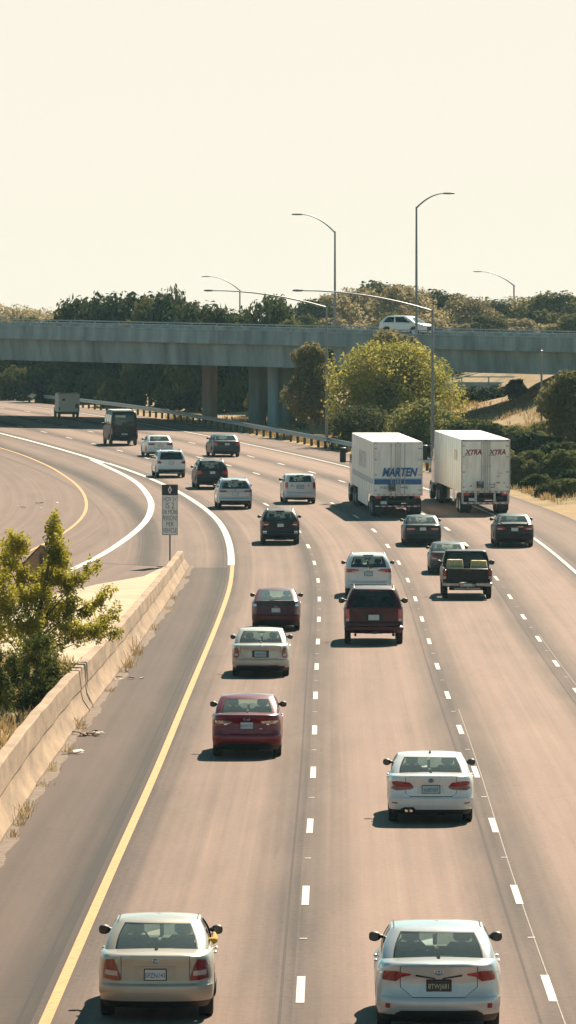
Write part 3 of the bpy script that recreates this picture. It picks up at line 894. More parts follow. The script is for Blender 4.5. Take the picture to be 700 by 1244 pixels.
# -- white sedan far left
def t_wsed(s, r):
    lamps(s, r, [(.45,.86,.90),(.60,.80,.93),(.97,.80,.92)], M['red'])
    trunk(s, P['white'], r, [(-.5,.6,.99),(.5,.6,.99)]); plate_on(s, r, .78, M['plate'], None)
    patch(s, [(-.9,.22,.34),(.9,.22,.34)], .02, .02).build('bumper_valance', M['plastic'], r, True)
car('sedan_car', 'small looking white sedan behind the black van', 'car', 193.5, 555, 32.5,
    CarShape(W=1.8, H=1.45, L=4.7, deck=1.03, belt=1.05, decklen=.55, yb=.5, yt=1.25, ft=2.5, fb=3.35), P['white'], t_wsed, ('glass_mid', 'glass_mid'))

# -- slate sedan far centre
def t_chg(s, r):
    lamps(s, r, [(.66,.80,.90),(.74,.76,.98),(.97,.77,.96)], M['bright_red'])
    trunk(s, P['bluegrey'], r, [(-.6,.6,1.0),(.6,.6,1.0)]); plate_on(s, r, .86, M['plate'], None)
    brake_high(s, r, .1, .14)
car('sedan_car', 'slate blue sedan nearest the guardrail in the far lane', 'car', 274, 555, 34,
    CarShape(W=1.85, H=1.48, L=4.9, deck=1.05, belt=1.08, decklen=.55, yb=.5, yt=1.3, ft=2.6, fb=3.5), P['bluegrey'], t_chg, ('glass_mid', 'glass_mid'))

# -- black van
def t_van(s, r):
    lamps(s, r, [(.90,.80,1.25),(.985,.78,1.24)], M['bright_red'])
    plate_on(s, r, .78, M['plate'], None, w=.4, x=0)
    patch(s, [(-.012,.55,1.32),(.012,.55,1.32)], .012, .01).build('door_gap', M['trim'], r)
    patch(s, [(-.92,.36,.56),(.92,.36,.56)], .04, .05).build('step_bumper', M['plastic'], r, True)
    mb = MB(); mb.cbox((-.75, s.yt+.3, s.H-.01), (.75, s.ft-.3, s.H+.05), .02); mb.build('roof_hatch', M['steel'], r)
    mb = MB(); mb.cbox((.05, -.06, 1.0), (.3, .05, 1.14), .03); mb.build('door_handle', M['trim'], r)
car('van', 'black high roofed van just leaving the overpass shadow', 'van', 149.5, 541, 34,
    CarShape(**{**SUVK, 'W':1.99, 'H':2.45, 'L':5.5, 'belt':1.36, 'deck':1.35, 'hood':1.2, 'nose':.95, 'zb':.34, 'wr':.36, 'oh':1.0, 'wbase':3.4, 'yt':.16, 'ft':4.1, 'fb':4.7, 'wt':.84, 'fx':.86, 'g0':.06, 'g1':.80, 'td':.2}), P['black'], t_van, ('glass_mid', 'glass_dark'), sides=((.04,.34),(.38,.66),(.70,.95)), bigm=1.3)
# ------------------------------------------------------------------ black pickup
def wheel_pair(root, x, y, r, wd, rimmat, both=True, name='wheel'):
    for sg in ((-1, 1) if both else (1,)):
        prof = [(-wd/2+.01,r*.58),(-wd/2,r*.85),(-wd/2+.02,r*.96),(-wd/2+.05,r),(wd/2-.05,r),(wd/2-.02,r*.96),(wd/2,r*.85),(wd/2-.01,r*.58)]
        w = MB().lathe(prof, 22).build(name, M['tyre'], root, True, 45)
        ro = MB().lathe([(wd/2-.02,.01),(wd/2-.0,.06),(wd/2-.03,r*.25),(wd/2-.09,r*.4),(wd/2-.03,r*.56),(wd/2-.005,r*.6)], 18).lathe([(-wd/2+.02,.01),(-wd/2+.01,r*.6)], 18).build('rim', rimmat, w, True, 30)
        w.location = (sg*x, y, r); w.rotation_euler = (0, 0, 0 if sg > 0 else math.pi)

def place(px, row, wpx, W, oh, yaw=0.):
    p = at(px, row); rz = heading(p.y)+yaw; sc = wpx*p.y/F/W
    f = Vector((-math.sin(rz), math.cos(rz), 0)); b = p-f*oh*sc
    return (b.x, b.y, zp(p.y)-math.tan(slope(p.y))*oh*sc+.012), (slope(p.y), 0, rz), sc

loc, rot, sc = place(567, 727, 61, 1.95, 1.15)
pk = thing('pickup_truck', 'black pickup truck carrying two straw coloured bundles in its bed', 'pickup', loc, rot, None, sc)
ps = CarShape(W=1.95, H=1.84, L=5.6, deck=1.20, belt=1.20, hood=1.12, nose=.9, decklen=1.9, yb=1.95, yt=2.25, ft=3.4, fb=4.1, wt=.80, wb=.94, oh=1.15, wbase=3.4, wr=.38, zb=.50,
              bow=.03, R=.07, flat=True, g0=.06, g1=.90, fx=.88, Rg=.1, gbow=.05, yr=[(0,.06),(.3,.0),(1,.0)], wp=[(0,.95),(.2,1),(.7,1),(1,.985)], tb=0, td=0)
def pickup_shell(s, root):
    # body below the beltline with an open bed: outer walls, floor and cab front
    mb = MB(); hw = s.hw
    lower_sides = []
    ra = s.wr+.07; yc = (s.oh, s.oh+s.wbase)
    ysamp = sorted([.0,.02,1.88,1.93,2.6,3.6,5.0,5.4,5.58]+[c+ra*q for c in yc for q in (-1.02,-1,-.9,-.7,-.4,0,.4,.7,.9,1,1.02)])
    def zm(y):
        for c in yc:
            q = ra*ra-(y-c)**2
            if q >= -1e-6: return s.wr+math.sqrt(max(0, q))
        return s.zb
    for sg in (-1, 1):
        rings = []
        for y in ysamp:
            b = zm(y); zt = s.ztop(y); x = sg*hw*s.plan(y)
            rings.append([(x*.97,y,b),(x,y,b+(zt-b)*.25),(x*1.005,y,b+(zt-b)*.6),(x*.99,y,zt-.05),(x*.965,y,zt),(x*.90,y,zt),(x*.885,y,zt-.03),(x*.88,y,.62 if y < 1.9 else zt-.1)])
        n = 8; vs = [p for r in rings for p in r]; fs = []
        for i in range(len(rings)-1):
            for j in range(n-1):
                f = (i*n+j, i*n+j+1, (i+1)*n+j+1, (i+1)*n+j)
                fs.append(f if sg < 0 else f[::-1])
        mb.add(vs, fs)
    # cab rear wall, bed floor and hood
    mb.box((-hw*.88, 1.90, .6), (hw*.88, 1.95, 1.19))
    rings = []
    for y in (4.0, 4.3, 4.8, 5.2, 5.45, 5.6):
        z = s.ztop(y); w = hw*s.plan(y)*.965
        rings.append([(w*u, y-.12*abs(u)**2*(y > 5.3), z+.04*(1-u*u)) for u in (-1,-.6,-.2,.2,.6,1)])
    mb.loft(rings, 0, False, False)
    w = hw*.9
    mb.box((-w, 5.45, s.zb), (w, 5.58, s.nose))
    mb.build('body', P['black'], root, True, 40)
    MB().box((-hw*.88, .04, .60), (hw*.88, 1.90, .63)).build('bed_floor', M['plastic'], root)
    MB().box((-hw*.6, .3, .40), (hw*.6, 5.4, .58)).tube([(-hw*.7, s.oh, s.wr), (hw*.7, s.oh, s.wr)], .07, 8).build('chassis', M['plastic'], root)
pickup_shell(ps, pk)
greenhouse(ps, [P['black'], M['trim'], M['inter']], (M['glass_mid'], M['glass_dark']), pk, ((.08,.92),))
wheels(ps, pk, M['rim']); mirrors(ps, pk, M['plastic'], 1.35)
tg = MB(); tg.cbox((-.80, -.02, .68), (.80, .05, 1.20), .02); tgo = tg.build('tailgate', P['black'], pk, True)
MB().cbox((-.14, -.035, 1.06), (.14, -.015, 1.14), .01).build('tailgate_handle', M['trim'], tgo)
MB().cbox((-.62, -.03, .76), (.62, -.015, .98), .008).build('tailgate_panel', P['black'], tgo)
for sg in (-1, 1):
    o = MB().cbox((sg*.88-.075, -.03, .78), (sg*.88+.075, .12, 1.17), .025).build('tail_light', M['red'], pk, True)
    MB().cbox((sg*.88-.06, -.036, .80), (sg*.88+.06, -.02, .90), .01).build('reverse_lamp', M['clear'], o)
M['dullchrome'] = pmat('dull_chrome', (.30,.30,.29), .3, metal=.9, var=.3, scale=6)
bm_ = MB(); bm_.cbox((-.96, -.16, .50), (-.3, .06, .68), .04); bm_.cbox((.3, -.16, .50), (.96, .06, .68), .04); bm_.cbox((-.31, -.13, .48), (.31, .05, .64), .03)
bm_.build('step_bumper', M['dullchrome'], pk, True)
MB().cbox((-.16, -.145, .53), (.16, -.13, .63), .008).build('licence_plate', M['plate'], pk)
hb = MB(); hb.box((-.04, -.22, .36), (.04, .3, .46)); hb.tube([(0, -.2, .44), (0, -.2, .54)], .03, 8); hb.box((-.5, .1, .38), (.5, .2, .46)); hb.build('tow_hitch', M['steel'], pk)
MB().cbox((-.16, 2.22, 1.74), (.16, 2.3, 1.79), .01).build('high_brake_lamp', M['red'], pk)
# two bundles riding in the bed
M['straw'] = pmat('straw_bundle', (.62,.50,.26), .9, var=.25, scale=9, stretch=(6,1,.6), bump=.3)
def bundle(label, x, w, h):
    root = thing('straw_bundle', label, 'bundle', (pk.matrix_basis @ Vector((x, 1.15, .64)))[:], rot, 'bundles in the pickup bed', sc)
    mb = MB(); nseg = 9
    rings = []
    for j in range(9):
        z = h*j/8
        f = 1-.10*abs(j/4-1)**3
        rr = []
        for k in range(40):
            a = 2*math.pi*k/40; ca, sa = math.cos(a), math.sin(a)
            px_ = w/2*math.copysign(abs(ca)**.35, ca); py_ = .3*math.copysign(abs(sa)**.35, sa)
            b = 1+.035*math.cos(k*math.pi/2.0)+random.uniform(-.015,.015)
            rr.append((px_*f*b, py_*f*b, z+random.uniform(-.01,.01)))
        rings.append(rr)
    mb.loft(rings, 0, True); mb.build('straw', M['straw'], root, True, 60)
    for z in (h*.3, h*.72):
        t = MB(); t.tube([(w*.505*math.copysign(abs(math.cos(2*math.pi*k/24))**.35, math.cos(2*math.pi*k/24)), .305*math.copysign(abs(math.sin(2*math.pi*k/24))**.35, math.sin(2*math.pi*k/24)), z) for k in range(25)], .012, 5)
        t.build('twine', M['bark_pale'], root)
bpy.context.view_layer.update()
bundle('straw coloured bundle on the left side of the pickup bed', -.46, .64, .86)
bundle('straw coloured bundle on the right side of the pickup bed', .47, .64, .82)

# ------------------------------------------------------------------ articulated trucks
M['trailer'] = pmat('trailer_white', (.86,.84,.78), .45, var=.17, scale=2.2, detail=8, stretch=(1,1,.22))
M['trailer2'] = pmat('trailer_white_worn', (.85,.81,.73), .5, var=.2, scale=2.2, detail=8, stretch=(1,1,.25))
M['alu'] = pmat('aluminium_trim', (.42,.43,.43), .4, metal=.7, var=.15)
M['mblue'] = pmat('blue_vinyl', (.018,.12,.30), .45)
M['mblue2'] = pmat('pale_blue_vinyl', (.25,.45,.58), .45)
M['maroon_ink'] = pmat('maroon_vinyl', (.22,.03,.06), .45)
M['grey_ink'] = pmat('grey_vinyl', (.10,.12,.13), .5)
M['tape'] = pmat('reflective_tape_red', (.55,.06,.05), .4)
M['tapew'] = pmat('reflective_tape_white', (.7,.68,.64), .4)
M['cabred'] = paint('cab_maroon', (.10,.02,.02), .1)
M['cabwhite'] = paint('cab_white', (.6,.58,.55))

def truck(label, px, row, wpx, kind):
    W, H0, H1, L = 2.6, 1.12, 3.95, 15.5
    loc, rot, sc = place(px, row, wpx, W, 1.3 if kind == 'm' else .9)
    r = thing('articulated_truck', label, 'truck', loc, rot, None, sc)
    hw = W/2; tm = M['trailer'] if kind == 'm' else M['trailer2']
    # box: walls and roof with framed edges
    b = MB(); b.cbox((-hw, .03, H0), (hw, L, H1), .03); bo = b.build('trailer_box', tm, r, True, 30)
    for y in np.arange(.8, L-.3, 1.22):
        pass
    for sg in (-1, 1):
        rr = MB()
        for y in np.arange(1.2, L, 1.22): rr.box((sg*hw-.006, y, H0+.1), (sg*hw+.006, y+.03, H1-.12))
        rr.build('side_seam', M['alu'], bo)
    # rear frame
    f = MB()
    f.box((-hw-.004, -.02, H0), (-hw+.06, .06, H1-.003)); f.box((hw-.06, -.02, H0), (hw+.004, .06, H1-.003))
    f.box((-hw+.06, -.02, H1-.10), (hw-.06, .06, H1-.003)); f.box((-hw+.06, -.02, H0), (hw-.06, .06, H0+.10))
    f.build('door_frame', M['alu'] if kind != 'm' else tm, r)
    for sg in (-1, 1):
        d = MB(); x0, x1 = (.012, hw-.07)
        lo, hi = (x0, x1) if sg > 0 else (-x1, -x0)
        d.cbox((lo, -.035, H0+.11), (hi, .02, H1-.11), .012); do = d.build('rear_door', tm, r, True, 30)
        for xr in ((.12, .36) if kind == 'm' else (.09, .22)):
            t = MB(); t.tube([(sg*xr, -.06, H0+.06), (sg*xr, -.06, H1-.06)], .018, 7)
            for zz in (H0+.2, (H0+H1)/2, H1-.2): t.box((sg*xr-.035, -.07, zz-.03), (sg*xr+.035, -.034, zz+.03))
            t.build('locking_rod', M['alu'], do)
        t = MB(); t.cbox((sg*.14, -.085, H0+.42), (sg*.50, -.06, H0+.46), .01); t.box((sg*.44, -.08, H0+.36), (sg*.5, -.034, H0+.52)) if sg > 0 else t.cbox((-.50, -.085, H0+.42), (-.14, -.06, H0+.46), .01)
        t.build('door_handle', M['steel'], do)
        for zz in (H0+.3, H0+1.1, H0+1.9, H1-.35):
            t = MB(); t.box((sg*(hw-.16)-.08, -.055, zz-.035), (sg*(hw-.16)+.12*sg*.5+.08, -.034, zz+.035)); t.build('hinge', M['alu'], do)
    # underneath
    u = MB(); u.box((-.5, .4, .85), (-.38, L-.5, H0)); u.box((.38, .4, .85), (.5, L-.5, H0)); u.box((-1.0, .5, .72), (1.0, 3.6, .86))
    u.tube([(-1.1, 1.35, .52), (1.1, 1.35, .52)], .08, 8); u.tube([(-1.1, 2.65, .52), (1.1, 2.65, .52)], .08, 8)
    u.build('chassis', M['plastic'], r)
    for y in (1.3, 2.6):
        for xx in (.82, 1.14): wheel_pair(r, xx, y, .52, .28, M['alu'])
    for sg in (-1, 1):
        fl = MB(); fl.box((sg*.98-.3, .62, .18), (sg*.98+.3, .64, .95)); fl.build('mudflap', M['tyre'], r)
        lg = MB(); lg.box((sg*.8-.07, L-3.2, .35), (sg*.8+.07, L-3.05, 1.1)); lg.box((sg*.8-.15, L-3.3, .30), (sg*.8+.15, L-2.95, .35)); lg.build('landing_leg', M['steel'], r)
    # rear impact guard
    g = MB()
    g.box((-hw*.93, .02, .52), (hw*.93, .12, .63))
    for x in ((-.55, .55) if kind == 'm' else (-.52, .48)): g.box((x-.06, .03, .55), (x+.06, .12, H0))
    if kind != 'm':
        for sg in (-1, 1): g.box((sg*1.22-.05, .03, .55), (sg*1.22+.05, .12, H0))
    go = g.build('impact_guard', M['alu'] if kind != 'm' else M['plastic'], r)
    tp = MB(); tpw = MB()
    for i in range(14):
        x = -hw*.9+i*(hw*1.8/14)
        (tp if i % 2 else tpw).box((x, .005, .545), (x+.16, .018, .605))
    for i in range(16):
        x = -hw*.95+i*(hw*1.9/16)
        (tp if i % 2 else tpw).box((x, -.028, H0+.03), (x+.14, -.018, H0+.075))
    tp.build('reflective_tape', M['tape'], r); tpw.build('white_reflective_tape', M['tapew'], r)
    for sg in (-1, 1):
        o = MB()
        for k in range(2): o.lathe([(-.03,.01),(-.025,.07),(.03,.075)], 14, axis='y', c=(sg*(.94+.17*k), .0, H0-.08))
        o.box((sg*1.02-.17, .01, H0-.13), (sg*1.02+.17, .05, H0-.03))
        o.build('tail_light', M['bright_red'], r)
    for x in (-hw+.12, 0, hw-.12):
        MB().cbox((x-.05, -.035, H1-.07), (x+.05, -.015, H1-.03), .008).build('marker_lamp', M['red'], r)
    MB().cbox((-.9, .02, .68), (-.58, .04, .84), .006).build('licence_plate', M['plate'], r)
    # lettering
    if kind == 'm':
        t = text('trailer_lettering', 'MARTEN', .62, M['mblue'], r, (.06, -.078, 2.34), shear=.28, ext=.004, sx=.74, bold=.02)
        s_ = MB(); s_.box((-hw+.07, -.043, 1.72), (-.02, -.034, 2.0)); s_.box((.02, -.043, 1.72), (hw-.07, -.034, 2.0)); s_.build('blue_stripe', M['mblue'], r)
        s_ = MB(); s_.box((-hw+.07, -.042, 2.025), (hw-.07, -.034, 2.06)); s_.build('pale_stripe', M['mblue2'], r)
        s_ = MB(); s_.box((-hw-.012, .1, 1.72), (-hw-.002, L-.5, 2.0)); s_.build('side_stripe', pmat('faded_blue', (.42,.46,.48), .5), r)
        text('trailer_number', '91021', .17, M['grey_ink'], r, (-.72, -.047, 1.55), ext=.002)
        text('side_lettering', 'MARTEN', 1.3, pmat('pale_grey_vinyl', (.52,.52,.50), .5), r, (-hw-.006, 7.8, 2.75), (math.pi/2, 0, -math.pi/2), shear=.28, ext=.002)
        sk = MB(); sk.box((-hw+.02, 4.0, .42), (-hw+.05, 11.2, H0)); sk.box((hw-.05, 4.0, .42), (hw-.02, 11.2, H0)); sk.build('side_skirt', tm, r)
    else:
        for x in (-.66, .62):
            t = text('door_lettering', 'XTRA', .36, M['maroon_ink'], r, (x, -.042, 3.26), shear=.22, ext=.004, sx=.92, bold=.012)
            MB().box((x-.46, -.042, 3.10), (x-.1, -.035, 3.125)).box((x+.08, -.042, 3.40), (x+.42, -.035, 3.42)).build('lettering_stroke', M['maroon_ink'], r)
        sm = MB()
        for x, z, w, h in ((.62,2.15,.26,.03),(.60,1.98,.14,.05),(.55,1.62,.22,.08),(.22,1.38,.26,.07),(-.85,1.45,.12,.06),(.95,1.6,.05,.1)):
            sm.box((x, -.041, z), (x+w, -.035, z+h))
        sm.build('door_sticker', pmat('worn_sticker', (.42,.30,.27), .6), r)
        text('side_lettering', 'XTRA', .8, pmat('faded_pink_vinyl', (.58,.42,.38), .5), r, (-hw-.006, 3.0, 3.0), (math.pi/2, 0, -math.pi/2), shear=.2, ext=.002)
        sk = MB(); sk.box((-hw+.02, 4.2, .5), (-hw+.05, 5.2, H0)); sk.build('side_skirt', tm, r)
    # tractor unit
    y0 = L-1.6; cab = M['cabred'] if kind == 'm' else M['cabwhite']
    c = MB()
    rings = []
    for y, w, zb, zt in ((L+.75,1.10,1.0,3.5),(L+.85,1.2,.9,3.6),(L+2.2,1.2,.9,3.55),(L+3.0,1.18,.9,2.9),(L+3.15,1.05,.9,2.1),(L+4.6,.88,.9,1.9),(L+4.9,.8,.9,1.7)):
        rings.append([(-w,y,zb),(w,y,zb),(w*1.02,y,(zb+zt)/2),(w*.93,y,zt-.12),(w*.75,y,zt),(-w*.75,y,zt),(-w*.93,y,zt-.12),(-w*1.02,y,(zb+zt)/2)])
    c.loft(rings, 0, True); co = c.build('cab', cab, r, True, 35)
    MB().box((-1.215, L+2.35, 2.0), (-1.19, L+2.95, 2.7)).box((1.19, L+2.35, 2.0), (1.215, L+2.95, 2.7)).build('cab_window', M['trim'], co)
    ch = MB(); ch.box((-.5, y0-.8, .75), (.5, L+4.6, 1.0)); ch.lathe([(L+.9,.01),(L+.9,.33),(L+2.2,.33),(L+2.2,.01)], 16, axis='y', c=(-1.0,0,.75)); ch.lathe([(L+.9,.01),(L+.9,.33),(L+2.2,.33),(L+2.2,.01)], 16, axis='y', c=(1.0,0,.75))
    ch.build('tractor_frame', M['plastic'], r)
    for y in (y0-.6, y0+.75):
        for xx in (.82, 1.12): wheel_pair(r, xx, y, .52, .28, M['alu'])
    wheel_pair(r, 1.05, L+3.7, .52, .3, M['chrome'])
    for sg in (-1, 1):
        m = MB(); m.cbox((sg*1.60-.17, L+2.75, 2.2), (sg*1.60+.17, L+2.9, 3.05), .04); mo = m.build('cab_mirror', M['plastic'], r, True)
        a = MB(); a.tube([(sg*1.2, L+2.9, 3.0), (sg*1.6, L+2.88, 3.0)], .025, 6); a.tube([(sg*1.2, L+2.9, 2.25), (sg*1.6, L+2.88, 2.25)], .025, 6); a.build('mirror_arm', M['steel'], mo)
        st = MB(); st.tube([(sg*1.0, L+.62, 1.0), (sg*1.0, L+.62, 3.75)], .07, 10); st.build('exhaust_stack', M['chrome'], r, True)
    return r
truck('white truck with blue MARTEN lettering on its rear doors', 'truck', ) if 0 else None
truck('white articulated truck with a blue stripe and large blue lettering', 481, 627, 60, 'm')
truck('white articulated truck with small maroon XTRA lettering'.replace('XTRA ', ''), 588, 623.5, 59.5, 'x')

# ------------------------------------------------------------------ pale service truck in the shade of the overpass
loc, rot, sc = place(83, 508, 25.5, 2.1, .9, yaw=-.05)
sv = thing('service_truck', 'pale box bodied service truck in the shade under the overpass', 'truck', loc, rot, None, sc)
M['svc'] = pmat('pale_grey_white', (.80,.81,.78), .5, var=.08)
MB().cbox((-1.05, 0, .62), (1.05, 3.8, 2.45), .06).build('box_body', M['svc'], sv, True, 30)
d = MB(); d.cbox((-.92, -.02, .72), (-.01, .05, 2.3), .02); d.cbox((.01, -.02, .72), (.92, .05, 2.3), .02); d.build('rear_door', M['svc'], sv, True)
MB().cbox((-.7, -.03, 1.75), (-.4, .0, 1.95), .02).build('rear_window', M['trim'], sv)
MB().cbox((.62, -.05, 1.0), (.9, .0, 1.45), .02).build('ladder_box', M['grey_ink'], sv)
for sg in (-1, 1):
    MB().cbox((sg*.97-.05, -.03, .85), (sg*.97+.05, .02, 1.1), .01).build('tail_light', M['red'], sv)
rk = MB(); rk.tube([(-.9,.2,2.5),(-.9,3.6,2.5)], .03, 6); rk.tube([(.9,.2,2.5),(.9,3.6,2.5)], .03, 6)
for y in (.3,1.4,2.5,3.5): rk.tube([(-.9,y,2.5),(.9,y,2.5)], .025, 6); rk.box((-.93,y-.03,2.4),(-.87,y+.03,2.5)); rk.box((.87,y-.03,2.4),(.93,y+.03,2.5))
rk.build('roof_rack', M['alu'], sv)
cb = MB(); cb.loft([[(-.95,y,.6),(.95,y,.6),(.95,y,zt-.3),(.8,y,zt),(-.8,y,zt),(-.95,y,zt-.3)] for y, zt in ((3.85,2.0),(4.6,2.0),(5.2,1.3),(6.0,1.2))], 0, True)
cb.build('cab', M['svc'], sv, True, 30)
sb = MB(); sb.cbox((-1.08, .5, .62), (-1.0, 3.5, 1.3), .02); sb.build('side_locker', M['svc'], sv)
MB().box((-.8, .1, .4), (.8, 5.6, .64)).box((-1.0, -.08, .45), (1.0, .05, .58)).build('chassis', M['plastic'], sv)
wheel_pair(sv, .92, .95, .38, .24, M['alu']); wheel_pair(sv, .92, 4.7, .38, .24, M['alu'])

# ------------------------------------------------------------------ the two people in the champagne sedan
M['skin'] = pmat('skin', (.42,.25,.17), .6); M['hair'] = pmat('dark_hair', (.02,.016,.013), .7)
M['shirt_dark'] = pmat('dark_shirt', (.05,.06,.07), .9, var=.2); M['shirt_yellow'] = pmat('yellow_shirt', (.68,.36,.05), .9, var=.15)
M['denim'] = pmat('denim', (.05,.07,.11), .9, var=.2)
def person(label, lx, elbow_out):
    """seated figure; local coordinates of the car"""
    V = {}; ys, zs = 1.96, .56
    J = [('pel',(0,.04,0),.15,None),('wst',(0,-.02,.18),.14,'pel'),('chs',(0,-.06,.38),.17,'wst'),('nck0',(0,-.07,.50),.085,'chs'),('nck',(0,-.05,.56),.06,'nck0'),
         ('hd0',(0,-.03,.63),.085,'nck'),('hd1',(0,-.02,.71),.10,'hd0'),('hd2',(0,-.02,.78),.075,'hd1')]
    for sg, n in ((-1,'l'),(1,'r')):
        J += [('hip'+n,(sg*.10,.06,0),.10,'pel'),('kne'+n,(sg*.13,.50,.10),.065,'hip'+n),('ank'+n,(sg*.13,.78,-.22),.045,'kne'+n),('toe'+n,(sg*.14,.95,-.24),.035,'ank'+n),
              ('sho'+n,(sg*.19,-.06,.43),.068,'chs')]
        if elbow_out and sg > 0:
            J += [('elb'+n,(.47,.10,.42),.062,'sho'+n),('wri'+n,(.46,.36,.47),.04,'elb'+n),('hnd'+n,(.44,.46,.50),.042,'wri'+n)]
        elif elbow_out:
            J += [('elb'+n,(sg*.26,.02,.16),.046,'sho'+n),('wri'+n,(sg*.14,.26,.14),.034,'elb'+n),('hnd'+n,(sg*.12,.34,.14),.04,'wri'+n)]
        else:
            J += [('elb'+n,(sg*.27,.14,.20),.046,'sho'+n),('wri'+n,(sg*.16,.36,.34),.034,'elb'+n),('hnd'+n,(sg*.14,.44,.38),.04,'wri'+n)]
    idx = {j[0]: i for i, j in enumerate(J)}
    me = bpy.data.meshes.new('person')
    me.from_pydata([j[1] for j in J], [(idx[j[3]], i) for i, j in enumerate(J) if j[3]], [])
    o = bpy.data.objects.new('person', me); COL.objects.link(o)
    md = o.modifiers.new('skin', 'SKIN'); md.use_smooth_shade = True
    for i, j in enumerate(J):
        sv_ = me.skin_vertices[0].data[i]; sv_.radius = (j[2], j[2]*.9); sv_.use_root = (i == 0)
    o.modifiers.new('sub', 'SUBSURF').levels = 2
    bpy.context.view_layer.update()
    dg = bpy.context.evaluated_depsgraph_get()
    nm = bpy.data.meshes.new_from_object(o.evaluated_get(dg))
    o.modifiers.clear(); o.data = nm; bpy.data.meshes.remove(me); nm.name = 'person'
    nm.materials.clear()
    for m_ in (M['shirt_yellow'] if elbow_out else M['shirt_dark'], M['skin'], M['denim']): nm.materials.append(m_)
    for p in nm.polygons:
        c = p.center
        k = 0
        if c.z > .535 and abs(c.x) < .15: k = 1
        if c.y > .31 and c.z > .05 and abs(c.x) > .05: k = 1
        if (c.z < .07 and c.y > -.05) or (c.z < .02): k = 2
        if c.y > .31 and c.z < .12: k = 2
        if elbow_out and c.x > .2 and c.z > .3: k = 1 if c.y > .40 else 0
        p.material_index = k; p.use_smooth = True
    hair = MB(); rings = []
    for j, (z, r_) in enumerate(((.60,.085),(.66,.105),(.72,.112),(.78,.100),(.82,.062),(.835,.01))):
        rings.append([(r_*math.cos(2*math.pi*k/16), -.035+r_*.98*math.sin(2*math.pi*k/16)-(.03 if math.sin(2*math.pi*k/16) > .4 and z < .74 else 0), z) for k in range(16)])
    hair.loft(rings, 0, True)
    hair.build('hair', M['hair'], o, True)
    # face: nose and ears
    fc = MB(); fc.loft([[(-.016,.075,.66),(.016,.075,.66),(.0,.10,.665)],[(-.008,.07,.72),(.008,.07,.72),(0,.082,.72)]], 0, True)
    for sg in (-1, 1): fc.lathe([(-.01,.005),(-.008,.026),(.008,.026),(.01,.005)], 10, c=(sg*.098,-.02,.69))
    fc.build('nose_and_ears', M['skin'], o, True)
    o.location = gold.matrix_basis @ Vector((lx, ys, zs)); o.rotation_euler = gold.rotation_euler; o.scale = gold.scale
    return tag(o, label, 'person')
person('driver in dark clothes behind the rear window of the champagne sedan', -.34, False)
person('front passenger with yellow sleeve resting on the sedan window', .36, True)
# ------------------------------------------------------------------ ground and roads
def emb(x, d):
    """height of the verge and approach bank above the road"""
    o = x-c1(min(d, 999))-16.5
    r = itp([(0,0),(3,.8),(8,2.2),(11,4.2),(15,5.0)], min(x-itp([(350,12),(400,10.5)], d), o))*itp([(290,0),(350,1),(520,1),(640,.4)], d)
    w = 1/(1+math.exp(max(-60, min(60, -(o-1)*.8))))
    bump = .25*math.sin(x*.9+d*.13)*math.sin(d*.21-x*.3)
    return r+bump*w*(.5 if d > 280 else .2)
def gz(x, d): return zp(d)-.06+emb(x, d)

